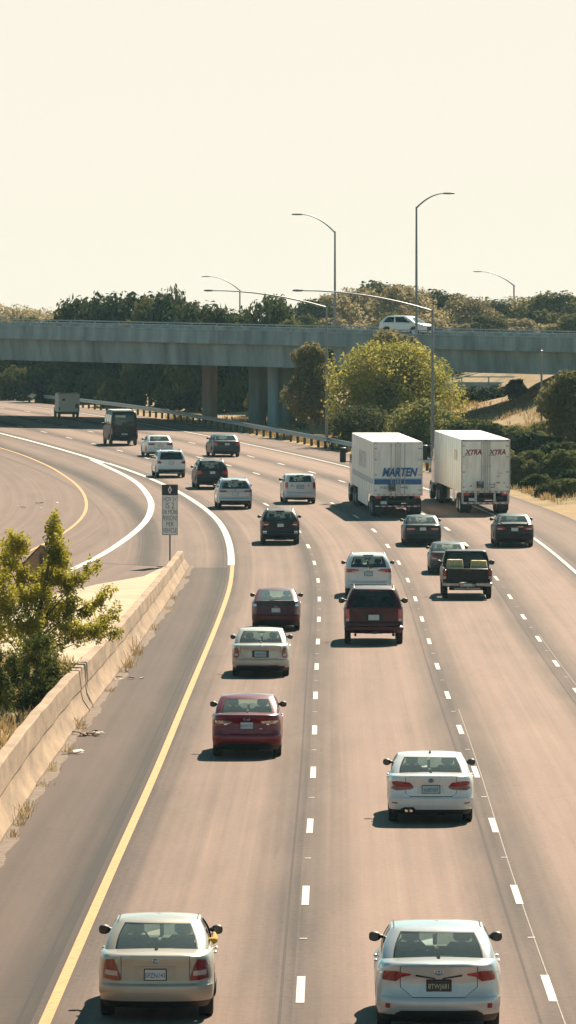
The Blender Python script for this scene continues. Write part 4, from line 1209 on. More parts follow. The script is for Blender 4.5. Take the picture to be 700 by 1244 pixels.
def road_mat(name, lanes, a, b, patchy=.5):
    m, nt, out = nmat(name)
    bs = NN(nt, 'ShaderNodeBsdfPrincipled'); bs.inputs['Roughness'].default_value = .8; bs.inputs['Specular IOR Level'].default_value = .13
    uv = NN(nt, 'ShaderNodeUVMap')
    sx = NN(nt, 'ShaderNodeSeparateXYZ'); nt.links.new(uv.outputs[0], sx.inputs[0])
    def noise(scale, vec, det=4):
        mp = NN(nt, 'ShaderNodeMapping'); mp.inputs['Scale'].default_value = vec
        nt.links.new(uv.outputs[0], mp.inputs[0])
        n = NN(nt, 'ShaderNodeTexNoise', i_Scale=scale, i_Detail=det, i_Roughness=.62)
        nt.links.new(mp.outputs[0], n.inputs['Vector']); return n.outputs[0]
    def mth(op, x, y=None, z=None):
        n = NN(nt, 'ShaderNodeMath', operation=op)
        for i, q in enumerate((x, y, z)):
            if q is None: continue
            if isinstance(q, (int, float)): n.inputs[i].default_value = q
            else: nt.links.new(q, n.inputs[i])
        return n.outputs[0]
    big = noise(1, (.35,.012,1), 5); mid = noise(1, (.9,.09,1), 6); fine = noise(1, (9,5,1), 6); streak = noise(1, (3.2,.006,1), 4)
    v = mth('MULTIPLY_ADD', big, .5, mth('MULTIPLY', mid, .36))
    v = mth('ADD', v, mth('MULTIPLY_ADD', fine, .30, mth('MULTIPLY', streak, .52)))
    v = mth('SUBTRACT', v, .31)
    if lanes:
        # polished wheel paths lighter, oil line and joints darker
        ph = mth('MULTIPLY', sx.outputs[0], 2*math.pi/3.66)
        cs = mth('COSINE', ph)               # 1 at the lane lines
        c2 = mth('COSINE', mth('MULTIPLY', ph, 2))
        v = mth('SUBTRACT', v, mth('MULTIPLY', cs, .19))
        v = mth('SUBTRACT', v, mth('MULTIPLY', c2, .08))
        # narrow dark joint beside each lane line
        jn = mth('ABSOLUTE', mth('SUBTRACT', mth('FRACT', mth('DIVIDE', mth('ADD', sx.outputs[0], .28+36.6), 3.66)), .5))
        jl = mth('GREATER_THAN', jn, .4935)
        v = mth('SUBTRACT', v, mth('MULTIPLY', jl, .16))
        # transverse seams now and then
        tj = mth('GREATER_THAN', mth('ABSOLUTE', mth('SUBTRACT', mth('FRACT', mth('DIVIDE', sx.outputs[1], 41.)), .5)), .4985)
        v = mth('SUBTRACT', v, mth('MULTIPLY', tj, .05))
        sh = mth('LESS_THAN', sx.outputs[0], -3.75)
        l1 = mth('LESS_THAN', sx.outputs[0], -.1)
        v = mth('SUBTRACT', v, mth('MULTIPLY', l1, .10))
        sh2 = mth('GREATER_THAN', sx.outputs[0], 11.2)
        vo = NN(nt, 'ShaderNodeTexVoronoi', feature='DISTANCE_TO_EDGE'); mpv = NN(nt, 'ShaderNodeMapping'); mpv.inputs['Scale'].default_value = (.16,.022,1)
        wv = NN(nt, 'ShaderNodeVectorMath', operation='MULTIPLY_ADD'); wv.inputs[1].default_value = (.5,4.,0); nt.links.new(uv.outputs[0], wv.inputs[2]); nt.links.new(mid, wv.inputs[0])
        nt.links.new(wv.outputs[0], mpv.inputs[0]); nt.links.new(mpv.outputs[0], vo.inputs['Vector']); vo.inputs['Scale'].default_value = 1
        ck = mth('MULTIPLY', mth('LESS_THAN', vo.outputs['Distance'], .0055), mth('GREATER_THAN', big, .5))
        v = mth('SUBTRACT', v, mth('MULTIPLY', ck, .035))
        left = mth('MULTIPLY', sh, mth('MULTIPLY_ADD', mth('LESS_THAN', sx.outputs[1], 240.), .42, .14))
        shade = mth('SUBTRACT', 1.0, mth('ADD', left, mth('MULTIPLY', sh2, .24)))
    colr = ramp(nt, v, [(.12, a), (.85, b)])
    if lanes:      # older, darker asphalt on the shoulders
        vm = NN(nt, 'ShaderNodeVectorMath', operation='SCALE'); nt.links.new(colr, vm.inputs[0]); nt.links.new(shade, vm.inputs['Scale']); colr = vm.outputs[0]
    nt.links.new(colr, bs.inputs['Base Color'])
    bp = NN(nt, 'ShaderNodeBump', i_Strength=.12, i_Distance=.02); nt.links.new(fine, bp.inputs['Height']); nt.links.new(bp.outputs[0], bs.inputs['Normal'])
    nt.links.new(bs.outputs[0], out.inputs[0]); return m
M['road'] = road_mat('road_asphalt', True, (.052,.035,.027), (.300,.197,.150))
M['ramp'] = road_mat('ramp_asphalt', False, (.075,.048,.037), (.240,.155,.118))

def ground_mat():
    m, nt, out = nmat('dry_ground')
    bs = NN(nt, 'ShaderNodeBsdfPrincipled'); bs.inputs['Roughness'].default_value = .95; bs.inputs['Specular IOR Level'].default_value = .1
    tc = NN(nt, 'ShaderNodeTexCoord')
    n1 = NN(nt, 'ShaderNodeTexNoise', i_Scale=.09, i_Detail=8., i_Roughness=.65); n2 = NN(nt, 'ShaderNodeTexNoise', i_Scale=1.7, i_Detail=8., i_Roughness=.7)
    nt.links.new(tc.outputs['Object'], n1.inputs['Vector']); nt.links.new(tc.outputs['Object'], n2.inputs['Vector'])
    c1_ = ramp(nt, n2.outputs[0], [(.3,(.22,.145,.08)),(.55,(.38,.27,.155)),(.75,(.46,.35,.22))])
    c2_ = ramp(nt, n2.outputs[0], [(.3,(.11,.10,.045)),(.7,(.24,.20,.09))])
    mx = NN(nt, 'ShaderNodeMix', data_type='RGBA'); f = ramp(nt, n1.outputs[0], [(.5,(0,0,0)),(.66,(1,1,1))])
    nt.links.new(f, mx.inputs[0]); nt.links.new(c1_, mx.inputs[6]); nt.links.new(c2_, mx.inputs[7])
    nt.links.new(mx.outputs[2], bs.inputs['Base Color'])
    bp = NN(nt, 'ShaderNodeBump', i_Strength=.5, i_Distance=.15); nt.links.new(n2.outputs[0], bp.inputs['Height']); nt.links.new(bp.outputs[0], bs.inputs['Normal'])
    nt.links.new(bs.outputs[0], out.inputs[0]); return m
M['ground'] = ground_mat()

xs = [-3000,-1200,-600,-350,-220,-150,-110]+list(np.arange(-84,60,2.))+[64,70,80,100,140,200,350,600,1200,3000]
ds = [-390,-200,-60,0]+list(np.arange(20,700,5.))+[720,760,820,900,1000,1200,1600,2400,4000,5900]
g = MB()
g.v = [(x, d, gz(x, d)) for d in ds for x in xs]
nx = len(xs)
g.f = [(i*nx+j, i*nx+j+1, (i+1)*nx+j+1, (i+1)*nx+j) for i in range(len(ds)-1) for j in range(nx-1)]; g.m = [0]*len(g.f)
tag(g.build('ground', M['ground'], None, True, 180), kind='structure')

def sheet(name, rows, mat, parent=None):
    """rows: lists of (point, u, v)"""
    me = bpy.data.meshes.new(name); n = len(rows[0])
    me.from_pydata([tuple(p[0]) for r in rows for p in r], [], [(i*n+j, i*n+j+1, (i+1)*n+j+1, (i+1)*n+j) for i in range(len(rows)-1) for j in range(n-1)])
    uv = me.uv_layers.new(name='UVMap'); fl = [(p[1], p[2]) for r in rows for p in r]
    for l in me.loops: uv.data[l.index].uv = fl[l.vertex_index]
    me.materials.append(mat); me.polygons.foreach_set('use_smooth', [True]*len(me.polygons)); me.update()
    return link(bpy.data.objects.new(name, me), parent)

BAR = [(-60,-6.6),(0,-6.1),(80,-5.65),(108,-5.5),(125,-5.46),(142,-5.33),(170,-4.98),(203,-4.62),(240,-4.21)]     # foot of the barrier: distance, x
def barx(d): return itp(BAR, d)
RW = [(100,-26),(150,-18.2),(180,-14.6),(200,-12.6),(220,-10.7),(234,-9.45),(248,-8.4),(264,-7.65),(279,-7.15),(288,-7.08),(304,-7.3),(320,-8.1),(334,-9.0),(346,-10.15),(364,-12.1),(378,-13.6),(392,-15.8),(412,-18.9),(430,-22.0)]
RY = [(100,-30),(150,-21.5),(180,-18),(200,-16),(220,-14.2),(234,-13.05),(243,-12.4),(253,-11.7),(264,-11.05),(272,-10.7),(284,-10.42),(296,-10.55),(310,-11.1),(322,-11.8),(336,-12.9),(359,-15.15),(380,-17.75),(397,-20.3),(415,-23.4),(430,-26.2),(456,-31),(486,-37),(532,-46.8),(560,-54),(600,-66),(650,-83),(700,-102),(800,-146)]
rd_ = np.arange(100, 801, 2.)
rwx = _gs(np.interp(rd_, *zip(*RW)), 3., 8); ryx = _gs(np.interp(rd_, *zip(*RY)), 3., 8)
def rw(d): return float(np.interp(d, rd_, rwx))
def ry(d): return float(np.interp(d, rd_, ryx))

rows = []
for d in list(np.arange(-60, 780, 4.)):
    r = []
    for o in list(np.arange(-9.2, -3.6, .8))+list(np.arange(-3.66, 11.1, 1.22))+[11.6, 12.6, 13.6, 14.4]:
        if o < -3.66 and d < 242:
            xl = barx(d)-.15; o2 = max(o, xl-c1(d))
        else: o2 = o
        r.append((road(d, o2, .012), o2, d))
    rows.append(r)
tag(sheet('road', rows, M['road']), kind='structure')
rows = []
for d in list(np.arange(190, 700, 3.)):
    a = ry(d)-17; b = barx(d)-.3 if d < 239 else (max(rw(d)+2.5, -5.6) if d < 330 else c1(d)-5)
    rows.append([(Vector((a+(b-a)*k/10, d, zp(d)+.003)), a+(b-a)*k/10-ry(d), d) for k in range(11)])
tag(sheet('ramp_road', rows, M['ramp']), kind='structure')
# pale paved gore between ramp and barrier
top = [at(*p) for p in ((224,690),(200,688),(175,700),(117,710),(85,718),(40,728),(-40,740))]
rows = []
for k in range(13):
    t = k/12; y0 = 150+ (0)*t
    r = []
    for p in top:
        dlow = 171-(p.x+4.3)*.9
        d = dlow+(p.y-dlow)*t
        x = p.x+(barx(d)-.3-top[0].x if p is top[0] else 0)
        x = min(x, barx(d)-.25)
        r.append((Vector((x, d, zp(d)+.008)), x, d))
    rows.append(r[::-1])
tag(sheet('gore_pavement', rows, M['sand']), kind='structure')

# ------------------------------------------------------------------ painted markings
def strip(mb, f, d0, d1, w, dz, step=3., m=0):
    ds_ = [d0+(d1-d0)*i/max(1, int((d1-d0)/step)) for i in range(max(1, int((d1-d0)/step))+1)]
    vs = []
    for d in ds_:
        a, b = f(d, -w/2), f(d, w/2)
        a.z = zp(a.y)+dz; b.z = zp(b.y)+dz
        vs += [a, b]
    mb.add(vs, [(2*i, 2*i+1, 2*i+3, 2*i+2) for i in range(len(ds_)-1)], m)
def curvef(fx):
    def f(d, o):
        s = (fx(d+1)-fx(d-1))/2; n = math.hypot(1, s)
        return Vector((fx(d)+o/n, d-o*s/n, 0))
    return f
mk = MB()
for k, ph in ((0, 0.), (1, .2), (2, 1.8)):
    d = 66.6+ph-14.63*6
    while d < 640:
        off = 3.66*k
        strip(mk, lambda q, o: road(q, off+o), d, d+3.5, .125 if d < 250 else .15, .020, 2.)
        # raised markers in the gaps
        for j in (.5,):
            q = road(d+3.5+11.1*j, off); mk.add([(q.x-.06, q.y-.06, q.z+.022), (q.x+.06, q.y-.06, q.z+.022), (q.x+.06, q.y+.06, q.z+.022), (q.x-.06, q.y+.06, q.z+.022)], [(0,1,2,3)])
        d += 14.63
strip(mk, lambda q, o: road(q, 10.85+o), -60, 700, .17, .020)
strip(mk, lambda q, o: road(q, -3.6+o), 242, 366, .30, .020)
strip(mk, lambda q, o: road(q, -3.72+o), 366, 700, .34, .021)
strip(mk, curvef(rw), 216, 372, .34, .024)
tag(mk.build('white_road_markings', M['white_line']), kind='structure')
mk = MB()
strip(mk, lambda q, o: road(q, -3.55+o), -60, 241.8, .165, .020)
strip(mk, curvef(ry), 216, 700, .17, .024)
tag(mk.build('yellow_road_markings', M['yellow_line']), kind='structure')
# thin pale sealant lines that run beside the lane lines in the foreground
M['seal'] = pmat('sealant', (.25,.20,.16), .8, var=.3, scale=3)
mk = MB()
strip(mk, lambda q, o: road(q, 3.66+.10+.06*math.sin(q*.05)+o), 60, 150, .02, .018)
strip(mk, lambda q, o: road(q, 7.32+.12+o), 60, 190, .02, .018)
tag(mk.build('road_sealant', M['seal']), kind='structure')

# ------------------------------------------------------------------ concrete median barrier
br = thing('concrete_barrier', 'tan concrete median barrier running beside the left shoulder', 'barrier', (barx(108), 108, 0))
def barsec(d0, d1, taper_end=False):
    mb = MB(); n = max(2, int((d1-d0)/2)); rings = []
    for i in range(n+1):
        d = d0+(d1-d0)*i/n
        h = itp([(-60,1.22),(130,1.18),(150,1.12),(200,.95),(240,.72)], d)
        x = barx(d)-barx(108); z = zp(d)
        prof = [(0,0),(0,.09),(-.17,.34),(-.238,h*.55),(-.212,h*.55+.008),(-.265,h-.02),(-.295,h),(-.50,h),(-.52,h-.02),(-.56,.34),(-.70,.09),(-.70,-.1)]
        w = .012*math.sin(d*.9)+.006*math.sin(d*2.3)
        rings.append([(x+px_+w, d-108, z+pz_) for px_, pz_ in prof])
    mb.loft(rings, 0, True)
    return mb
for d0, d1 in ((-60,60),(60.05,100),(100.04,148.3),(148.7,178),(178.03,208),(208.03,240)):
    barsec(d0, d1).build('barrier_section', M['barrier'], br, True, 25)
jm = MB(); rings = []
for d in (148.3, 148.7):
    h = 1.10; x = barx(d)-barx(108)
    rings.append([(x+a-.012, d-108, b) for a, b in ((0,0),(-.17,.34),(-.235,h*.55),(-.265,h),(-.50,h),(-.56,.34),(-.65,0))])
jm.loft(rings, 0, True); jm.build('joint_filler', M['grey_ink'], br)

# ------------------------------------------------------------------ guardrail
gr = thing('guardrail', 'galvanised guardrail on posts along the outside of the curve', 'guardrail', road(340, 15.0))
o0 = road(340, 15.0)
prof = [(0,-.16),(.05,-.13),(.05,-.08),(-.01,-.03),(-.01,.03),(.05,.08),(.05,.13),(0,.16)]
rb = MB(); vs = []; dl = list(np.arange(336, 640, 3.))
for d in dl:
    for a, b in prof:
        p = road(d, 15.0-a); vs.append((p.x-o0.x, p.y-o0.y, p.z+.62+b-o0.z))
n = len(prof)
rb.add(vs, [(i*n+j, i*n+j+1, (i+1)*n+j+1, (i+1)*n+j) for i in range(len(dl)-1) for j in range(n-1)])
vs = [(x+.015, y, z) for x, y, z in vs]
rb.add(vs, [(i*n+j, (i+1)*n+j, (i+1)*n+j+1, i*n+j+1) for i in range(len(dl)-1) for j in range(n-1)])
rb.build('rail', M['steel'], gr, True, 60)
pm_ = MB().box((-.08,-.1,-.3),(.08,.1,.74)).box((-.16,-.08,.48),(-.08,.08,.76))
po = pm_.build('post', M['bark'], gr); pmesh = po.data
for i, d in enumerate(np.arange(337, 634, 3.05)):
    o = po if i == 0 else link(bpy.data.objects.new('post', pmesh), gr)
    p = road(d, 15.17); o.location = p-o0; o.rotation_euler = (0,0,heading(d))

# ------------------------------------------------------------------ overpass
A = Vector((-23., 457.)); Bv = Vector((21.7, 425.))
U = (Bv-A).normalized(); Nn = Vector((-U.y, U.x))          # along the bridge, across it (away from the viewer)
def bz(u): return 9.42-1.18*u/55
def bp(u, n, z=0.): q = A+U*u+Nn*n; return Vector((q.x, q.y, bz(u)+z))
ov = thing('overpass', 'concrete girder overpass carrying a road across the freeway', 'bridge', bp(27, 0)-Vector((0,0,5)))
OV = ov.location.copy()
def along(mb, prof, us, caps=True):
    mb.loft([[tuple(bp(u, n, z)-OV) for n, z in prof] for u in us], 0, caps)
us = list(np.arange(-110, 141, 5.))
along(g1 := MB(), [(1.0,0),(25.0,0),(25.3,1.72),(.7,1.72)], us); g1.build('girder', M['concrete'], ov)
along(g2 := MB(), [(0,1.74),(26,1.74),(26,2.06),(0,2.06)], us); g2.build('deck_slab', M['concrete'], ov)
along(g3 := MB(), [(.06,2.06),(.34,2.06),(.30,2.72),(.34,2.76),(.34,2.86),(.02,2.86),(.02,2.76),(.06,2.72)], us); g3.build('parapet', M['concrete'], ov)
along(g3 := MB(), [(25.66,2.06),(25.94,2.06),(25.94,2.86),(25.70,2.86)], us); g3.build('parapet', M['concrete'], ov)
M['deck'] = pmat('deck_asphalt', (.20,.17,.145), .9, var=.2, scale=1)
along(g3 := MB(), [(.36,2.065),(25.64,2.065),(25.64,2.60),(.36,2.60)], us); g3.build('deck_surface', M['deck'], ov)
for nn in (.18, 25.8):
    rl = MB(); rl.tube([tuple(bp(u, nn, 3.14)-OV) for u in us], .055, 6)
    ro = rl.build('railing', M['steel'], ov, True)
    pm = None
    for u in np.arange(-60, 90, 2.6):
        if pm is None:
            pm = MB().box((-.06,-.05,2.86),(.06,.05,3.12)).build('railing_post', M['concrete'], ro); pq = pm
        else: pq = link(bpy.data.objects.new('railing_post', pm.data), ro)
        q = bp(u, nn)-OV; pq.location = q; pq.rotation_euler = (0,0,math.atan2(U.y, U.x))
def column(px, d, wu, wn, mat, taper=1.0):
    x = (px-CX)*d/F; u = (Vector((x, d))-A).dot(U); n = (Vector((x, d))-A).dot(Nn)
    mb = MB(); base = gz(x, d)-1.0
    q = A+U*u+Nn*n
    def rr(z, k):
        c = .12
        pts = [(-wu/2+c,-wn/2),(wu/2-c,-wn/2),(wu/2,-wn/2+c),(wu/2,wn/2-c),(wu/2-c,wn/2),(-wu/2+c,wn/2),(-wu/2,wn/2-c),(-wu/2,-wn/2+c)]
        return [tuple(Vector((q.x+U.x*a*k+Nn.x*b*k, q.y+U.y*a*k+Nn.y*b*k, z))-OV) for a, b in pts]
    mb.loft([rr(base, 1), rr(bz(u)-.9, taper), rr(bz(u)+.02, taper*1.06)], 0, True)
    return mb.build('column', mat, ov)
M['pinkcol'] = pmat('column_concrete', (.34,.27,.245), .9, var=.2, scale=.8, stretch=(1.5,1.5,.2))
column(255, 461, 1.0, 1.0, M['pinkcol'])
column(313, 455, 1.15, 1.15, M['concrete_shaded'])
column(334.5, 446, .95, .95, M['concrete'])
column(350, 453, 1.0, 1.0, M['concrete_shaded'])
column(-60, 478, 1.2, 1.2, M['pinkcol'])
column(880, 440, 3, 6, M['concrete_shaded'])

# second lower roadway bridge behind, seen under the right span
rt = thing('retaining_wall', 'pinkish concrete wall with a railing seen under the right span', 'wall', (24, 492, 4))
def rwp(t, dz, dn=0): 
    p = Vector((9.5, 500))+Vector((47, -18))*t; n_ = Vector((.36,.93)); p = p+n_*dn
    return (p.x-24, p.y-492, dz-4)
w = MB(); w.add([rwp(0,3),rwp(1,3),rwp(1,6.9),rwp(0,6.9),rwp(0,3,.8),rwp(1,3,.8),rwp(1,6.9,.8),rwp(0,6.9,.8)], [(0,1,2,3),(5,4,7,6),(3,2,6,7),(4,0,3,7),(1,5,6,2)]); w.build('wall', M['pinkwall'], rt)
w = MB(); w.add([rwp(0,6.91,-.3),rwp(1,6.91,-.3),rwp(1,7.5,-.3),rwp(0,7.5,-.3),rwp(0,6.91,1),rwp(1,6.91,1),rwp(1,7.5,1),rwp(0,7.5,1)], [(0,1,2,3),(5,4,7,6),(3,2,6,7),(4,0,3,7),(1,5,6,2),(0,4,5,1)]); w.build('coping', M['concrete'], rt)
w = MB(); w.tube([rwp(0,7.95,-.1), rwp(1,7.95,-.1)], .06, 6); rl = w.build('railing', M['steel'], rt)
for i in range(20):
    q = MB(); x, y, z = rwp((i+.5)/20, 7.5, -.1); q.box((x-.06,y-.06,z),(x+.06,y+.06,z+.42)); q.build('railing_post', M['concrete'], rl)

# car on the overpass
cp = bp(52.5, 5.0, 2.62); vd = (495-CX)/F
# slide along the bridge until it stands where the photo shows it
for _ in range(30):
    u_ = (cp.xy-A).dot(U); ex = vd*cp.y-cp.x; cp = bp(u_+ex*.9, 5.0, 2.62)
hz = math.atan2(-U.x, U.y)
sC = .98
back = Vector((U.x, U.y, 0))*2.3*sC
def t_over(s, r):
    lamps(s, r, [(.70,.95,1.1),(.97,.93,1.1)], M['red'])
    for mi in (1, -1):
        patch(s, [(.55,.70,.80),(.92,.74,.88)], .012, .03, True, mi).build('headlight', M['clear'], r, True)
    patch(s, [(-.5,.50,.78),(.5,.50,.78)], .01, .02, True).build('grille', M['trim'], r, True)
car('suv_car', 'white crossover driving along the overpass above the trucks', 'car', 0, 0, 0,
    CarShape(**{**SUVK, 'W':1.85, 'H':1.66, 'L':4.6, 'belt':1.10, 'deck':1.09, 'hood':1.0, 'nose':.82, 'zb':.26, 'wr':.36, 'yt':.7, 'ft':2.7, 'fb':3.7, 'wt':.74}), P['white'], t_over, ('glass_dark', 'glass_dark'),
    loc=(tuple(cp-back), (0, math.atan(1.18/55)*0, hz), sC))

# ------------------------------------------------------------------ lamp posts
def lamp(label, base, top, tip, rise, r0=.11, r1=.07, head=.55, kind='street_lamp'):
    """base point, height of the arm root, tip offset (dx, dy), extra rise of the arm"""
    t = thing(kind, label, 'street lamp', base)
    h = top-base[2]
    MB().tube([(0,0,-.3),(0,0,h*.5),(0,0,h)], [r0,(r0+r1)/2,r1], 10).box((-.22,-.22,-.2),(.22,.22,.25)).build('pole', M['pole'], t, True)
    dx, dy = tip
    am = MB(); P_ = []
    for i in range(9):
        k = i/8; P_.append((dx*k, dy*k, h-.1+rise*(1-(1-k)**2.0)))
    am.tube(P_, [r1*.95-(r1*.95-.035)*i/8 for i in range(9)], 8); am.build('arm', M['pole'], t, True)
    L_ = math.hypot(dx, dy); ux, uy = dx/L_, dy/L_
    hd = MB(); rings = []
    for k, w_, zt, zb_ in ((-.1,.06,.05,-.04),(.0,.10,.07,-.06),(head*.5,.16,.08,-.07),(head*.9,.13,.06,-.05),(head,.05,.03,-.02)):
        c = Vector((dx+ux*k, dy+uy*k, h-.1+rise))
        sx_, sy_ = -uy*w_, ux*w_
        rings.append([(c.x+sx_,c.y+sy_,c.z),(c.x+sx_*.6,c.y+sy_*.6,c.z+zt),(c.x-sx_*.6,c.y-sy_*.6,c.z+zt),(c.x-sx_,c.y-sy_,c.z),(c.x-sx_*.7,c.y-sy_*.7,c.z+zb_),(c.x+sx_*.7,c.y+sy_*.7,c.z+zb_)])
    hd.loft(rings, 0, True); hd.build('lamp_head', M['pole'], t, True, 60)
    return t
def lampat(label, px, d, row_top, tip_px, row_tip, base_z, **k):
    x = (px-CX)*d/F
    zt = CAMZ+(HY-row_top)*d/F; ztip = CAMZ+(HY-row_tip)*d/F
    return lamp(label, (x, d, base_z), zt, ((tip_px-px)*d/F, 0), ztip-zt+.1, **k)
lampat('tall lamp post by the guardrail with its long arm over the lanes', 397, 408, 372, 257, 353, gz(2.8, 408))
lampat('lamp post beside the trucks with its long arm reaching left over the lanes', 525.5, 352, 376, 366, 353, gz(9.0, 352), r0=.12)
def on_bridge(px, n):
    p = bp(45, n, 2.06)
    for _ in range(30):
        u_ = (p.xy-A).dot(U); p = bp(u_+((px-CX)/F*p.y-p.x)*.9, n, 2.06)
    return p
q = on_bridge(407, 25.2); lampat('lamp post on the overpass with its arm pointing left, behind the white car', 407, q.y, 281, 366, 260.5, q.z, head=.8)
q = on_bridge(506, .75); lampat('tallest lamp post, on the overpass with its arm pointing right', 506, q.y, 251, 540, 235, q.z, head=.8)
lampat('distant lamp post in front of the right trees with its arm pointing left', 624.5, 760, 346, 584, 330, zp(760), r0=.14, r1=.10, head=1.0)
lampat('faint distant lamp post rising above the overpass at the left of the others', 291.5, 760, 352, 254, 336, zp(760), r0=.13, r1=.09, head=1.0)
x_ = 308*388/F
pt = thing('steel_post', 'plain grey post standing on the dry grass bank at the right', 'post', (x_, 388, gz(x_, 388)))
MB().tube([(0,0,-.3),(0,0,5.2)], .075, 8).lathe([(5.2,.075),(5.25,.09),(5.3,.01)], 8, axis='z').build('pole', M['pole'], pt, True)
MB().box((-.35,-.04,4.9),(.35,.04,5.0)).build('bracket', M['pole'], pt)

# ------------------------------------------------------------------ carpool sign
p = at(206.5, 688)
sg_ = thing('road_sign', 'tall white carpool sign with a black diamond panel on a thin post', 'road sign', (p.x, p.y, zp(p.y)))
ss = p.y/F
W_ = 19.5*ss; zb_ = (688-650)*ss; zt_ = (688-588.5)*ss; zm_ = (688-601.5)*ss
MB().box((-.035,.03,-.2),(.035,.09,zt_-.1)).build('post', M['pole'], sg_)
M['signw'] = pmat('sign_white', (.80,.79,.76), .5, var=.04); M['signk'] = pmat('sign_black', (.016,.018,.022), .5)
M['signt'] = pmat('sign_letter', (.13,.14,.15), .5)
pn = MB().cbox((-W_/2,-.01,zb_),(W_/2,.028,zm_), .02).build('white_panel', M['signw'], sg_)
bd = MB()
for a in (((-W_/2+.02,-.013,zb_+.02),(W_/2-.02,-.011,zb_+.035)), ((-W_/2+.02,-.013,zb_+.035),(-W_/2+.035,-.011,zm_-.02)), ((W_/2-.035,-.013,zb_+.035),(W_/2-.02,-.011,zm_-.02))): bd.box(*a)
bd.build('border', M['signt'], pn)
kp = MB().cbox((-W_/2,-.012,zm_+.004),(W_/2,.028,zt_), .02).build('black_panel', M['signk'], sg_)
dm = MB(); c_ = (zm_+zt_)/2; a, b = .085, (zt_-zm_)*.40
o_ = [(0,c_-b),(a,c_),(0,c_+b),(-a,c_)]; i_ = [(0,c_-b*.55),(a*.5,c_),(0,c_+b*.55),(-a*.5,c_)]
dm.add([(x,-.016,z) for x, z in o_]+[(x,-.016,z) for x, z in i_], [(k,(k+1)%4,(k+1)%4+4,k+4) for k in range(4)])
dm.build('diamond', M['signw'], kp)
H_ = zm_-zb_
for t_, f_, sz in (('HOV 2+', .895, .235), ('IS 2', .735, .30), ('OR MORE', .575, .235), ('PERSONS', .42, .235), ('PER', .27, .235), ('VEHICLE', .115, .235)):
    text('sign_lettering', t_, sz*1.2, M['signt'], pn, (0,-.0125,zb_+H_*f_), sx=.56 if len(t_) > 5 else .72, ext=.002, bold=0)

# brown back of a diamond sign behind the left tree
d_ = 197.; sc_ = d_/F
ds_ = thing('diamond_sign', 'back of a weathered brown diamond sign half hidden by the left tree', 'road sign', ((50-CX)*sc_, d_, zp(d_)))
zc = CAMZ-(688-HY)*sc_-zp(d_); R_ = 25.5*sc_
M['ply'] = pmat('weathered_plywood', (.24,.155,.10), .85, var=.3, scale=5, stretch=(.4,1,4))
b = MB(); pts = [(0,-R_),(R_,0),(0,R_),(-R_,0)]
b.loft([[(x,-.01,zc+z) for x, z in pts],[(x,.012,zc+z) for x, z in pts]], 0, True); b.build('panel', M['ply'], ds_)
fr = MB()
for k in range(4):
    (x0, z0), (x1, z1) = pts[k], pts[(k+1) % 4]
    fr.tube([(x0,-.02,zc+z0),(x1,-.02,zc+z1)], .028, 4)
fr.build('edge_frame', M['bark'], ds_)
MB().box((-.05,-.09,-.2),(.05,-.02,zc+R_*.6)).build('post', M['bark'], ds_)
# ------------------------------------------------------------------ vegetation
RNG = np.random.default_rng(11)
def leaf_quads(pts, nrm, size, asp=.5, jit=.5):
    """diamond shaped leaf clumps at points, loosely facing along nrm"""
    n = len(pts)
    a = RNG.normal(size=(n,3)); N_ = nrm+jit*a; N_ /= np.linalg.norm(N_, axis=1)[:,None]+1e-9
    t = np.cross(N_, RNG.normal(size=(n,3))); t /= np.linalg.norm(t, axis=1)[:,None]+1e-9
    b = np.cross(N_, t)
    s = size*RNG.uniform(.55, 1.35, n)[:,None]
    v = np.stack([pts-t*s, pts+b*s*asp+N_*s*.15, pts+t*s, pts-b*s*asp+N_*s*.15], 1).reshape(-1,3)
    return v
def quads_obj(name, V, mat, parent=None):
    n = len(V)//4
    me = bpy.data.meshes.new(name)
    me.vertices.add(len(V)); me.vertices.foreach_set('co', V.astype(np.float32).ravel())
    me.loops.add(len(V)); me.loops.foreach_set('vertex_index', np.arange(len(V), dtype=np.int32))
    me.polygons.add(n); me.polygons.foreach_set('loop_start', np.arange(0, len(V), 4, dtype=np.int32))
    me.update(calc_edges=True)
    mats = mat if isinstance(mat, (list, tuple)) else [mat]
    for m_ in mats: me.materials.append(m_)
    if len(mats) > 1: me.polygons.foreach_set('material_index', RNG.choice(len(mats), n).astype(np.int32))
    return link(bpy.data.objects.new(name, me), parent)
def lobes(H, W, low, n, seed):
    """lobe centres and radii of a crown that fills height low..H, width W"""
    r = np.random.default_rng(seed); L_ = []
    for i in range(n):
        f = (i+.5)/n; z = low+(H-low)*(f**.85)
        env = (W/2)*(math.sin(math.pi*min(1, .16+.80*f))**.7)
        a = i*2.4+r.uniform(-.4,.4); q = env*r.uniform(.28,.86)*(1 if f < .92 else .3)
        R = r.uniform(.13,.31)*W*(1-.35*f)
        L_.append((q*math.cos(a), q*math.sin(a), min(z, H-R*.75), R))
    return L_
def crown_pts(L_, n, seed, squash=.8, fill=.25):
    r = np.random.default_rng(seed); w = np.array([l[3]**2 for l in L_]); w /= w.sum()
    k = r.choice(len(L_), n, p=w); c = np.array([l[:3] for l in L_])[k]; R = np.array([l[3] for l in L_])[k]
    d = r.normal(size=(n,3)); d /= np.linalg.norm(d, axis=1)[:,None]
    rad_ = np.where(r.random(n) < fill, r.uniform(.3,.8,n), r.uniform(.78,1.12,n))
    # break each lobe into smaller tufts
    tuft = 1+.26*np.sin(d[:,0]*7+k)*np.sin(d[:,1]*7-k)*np.sin(d[:,2]*6)
    p = c+d*(R*rad_*tuft)[:,None]*np.array([1,1,squash])
    return p, d
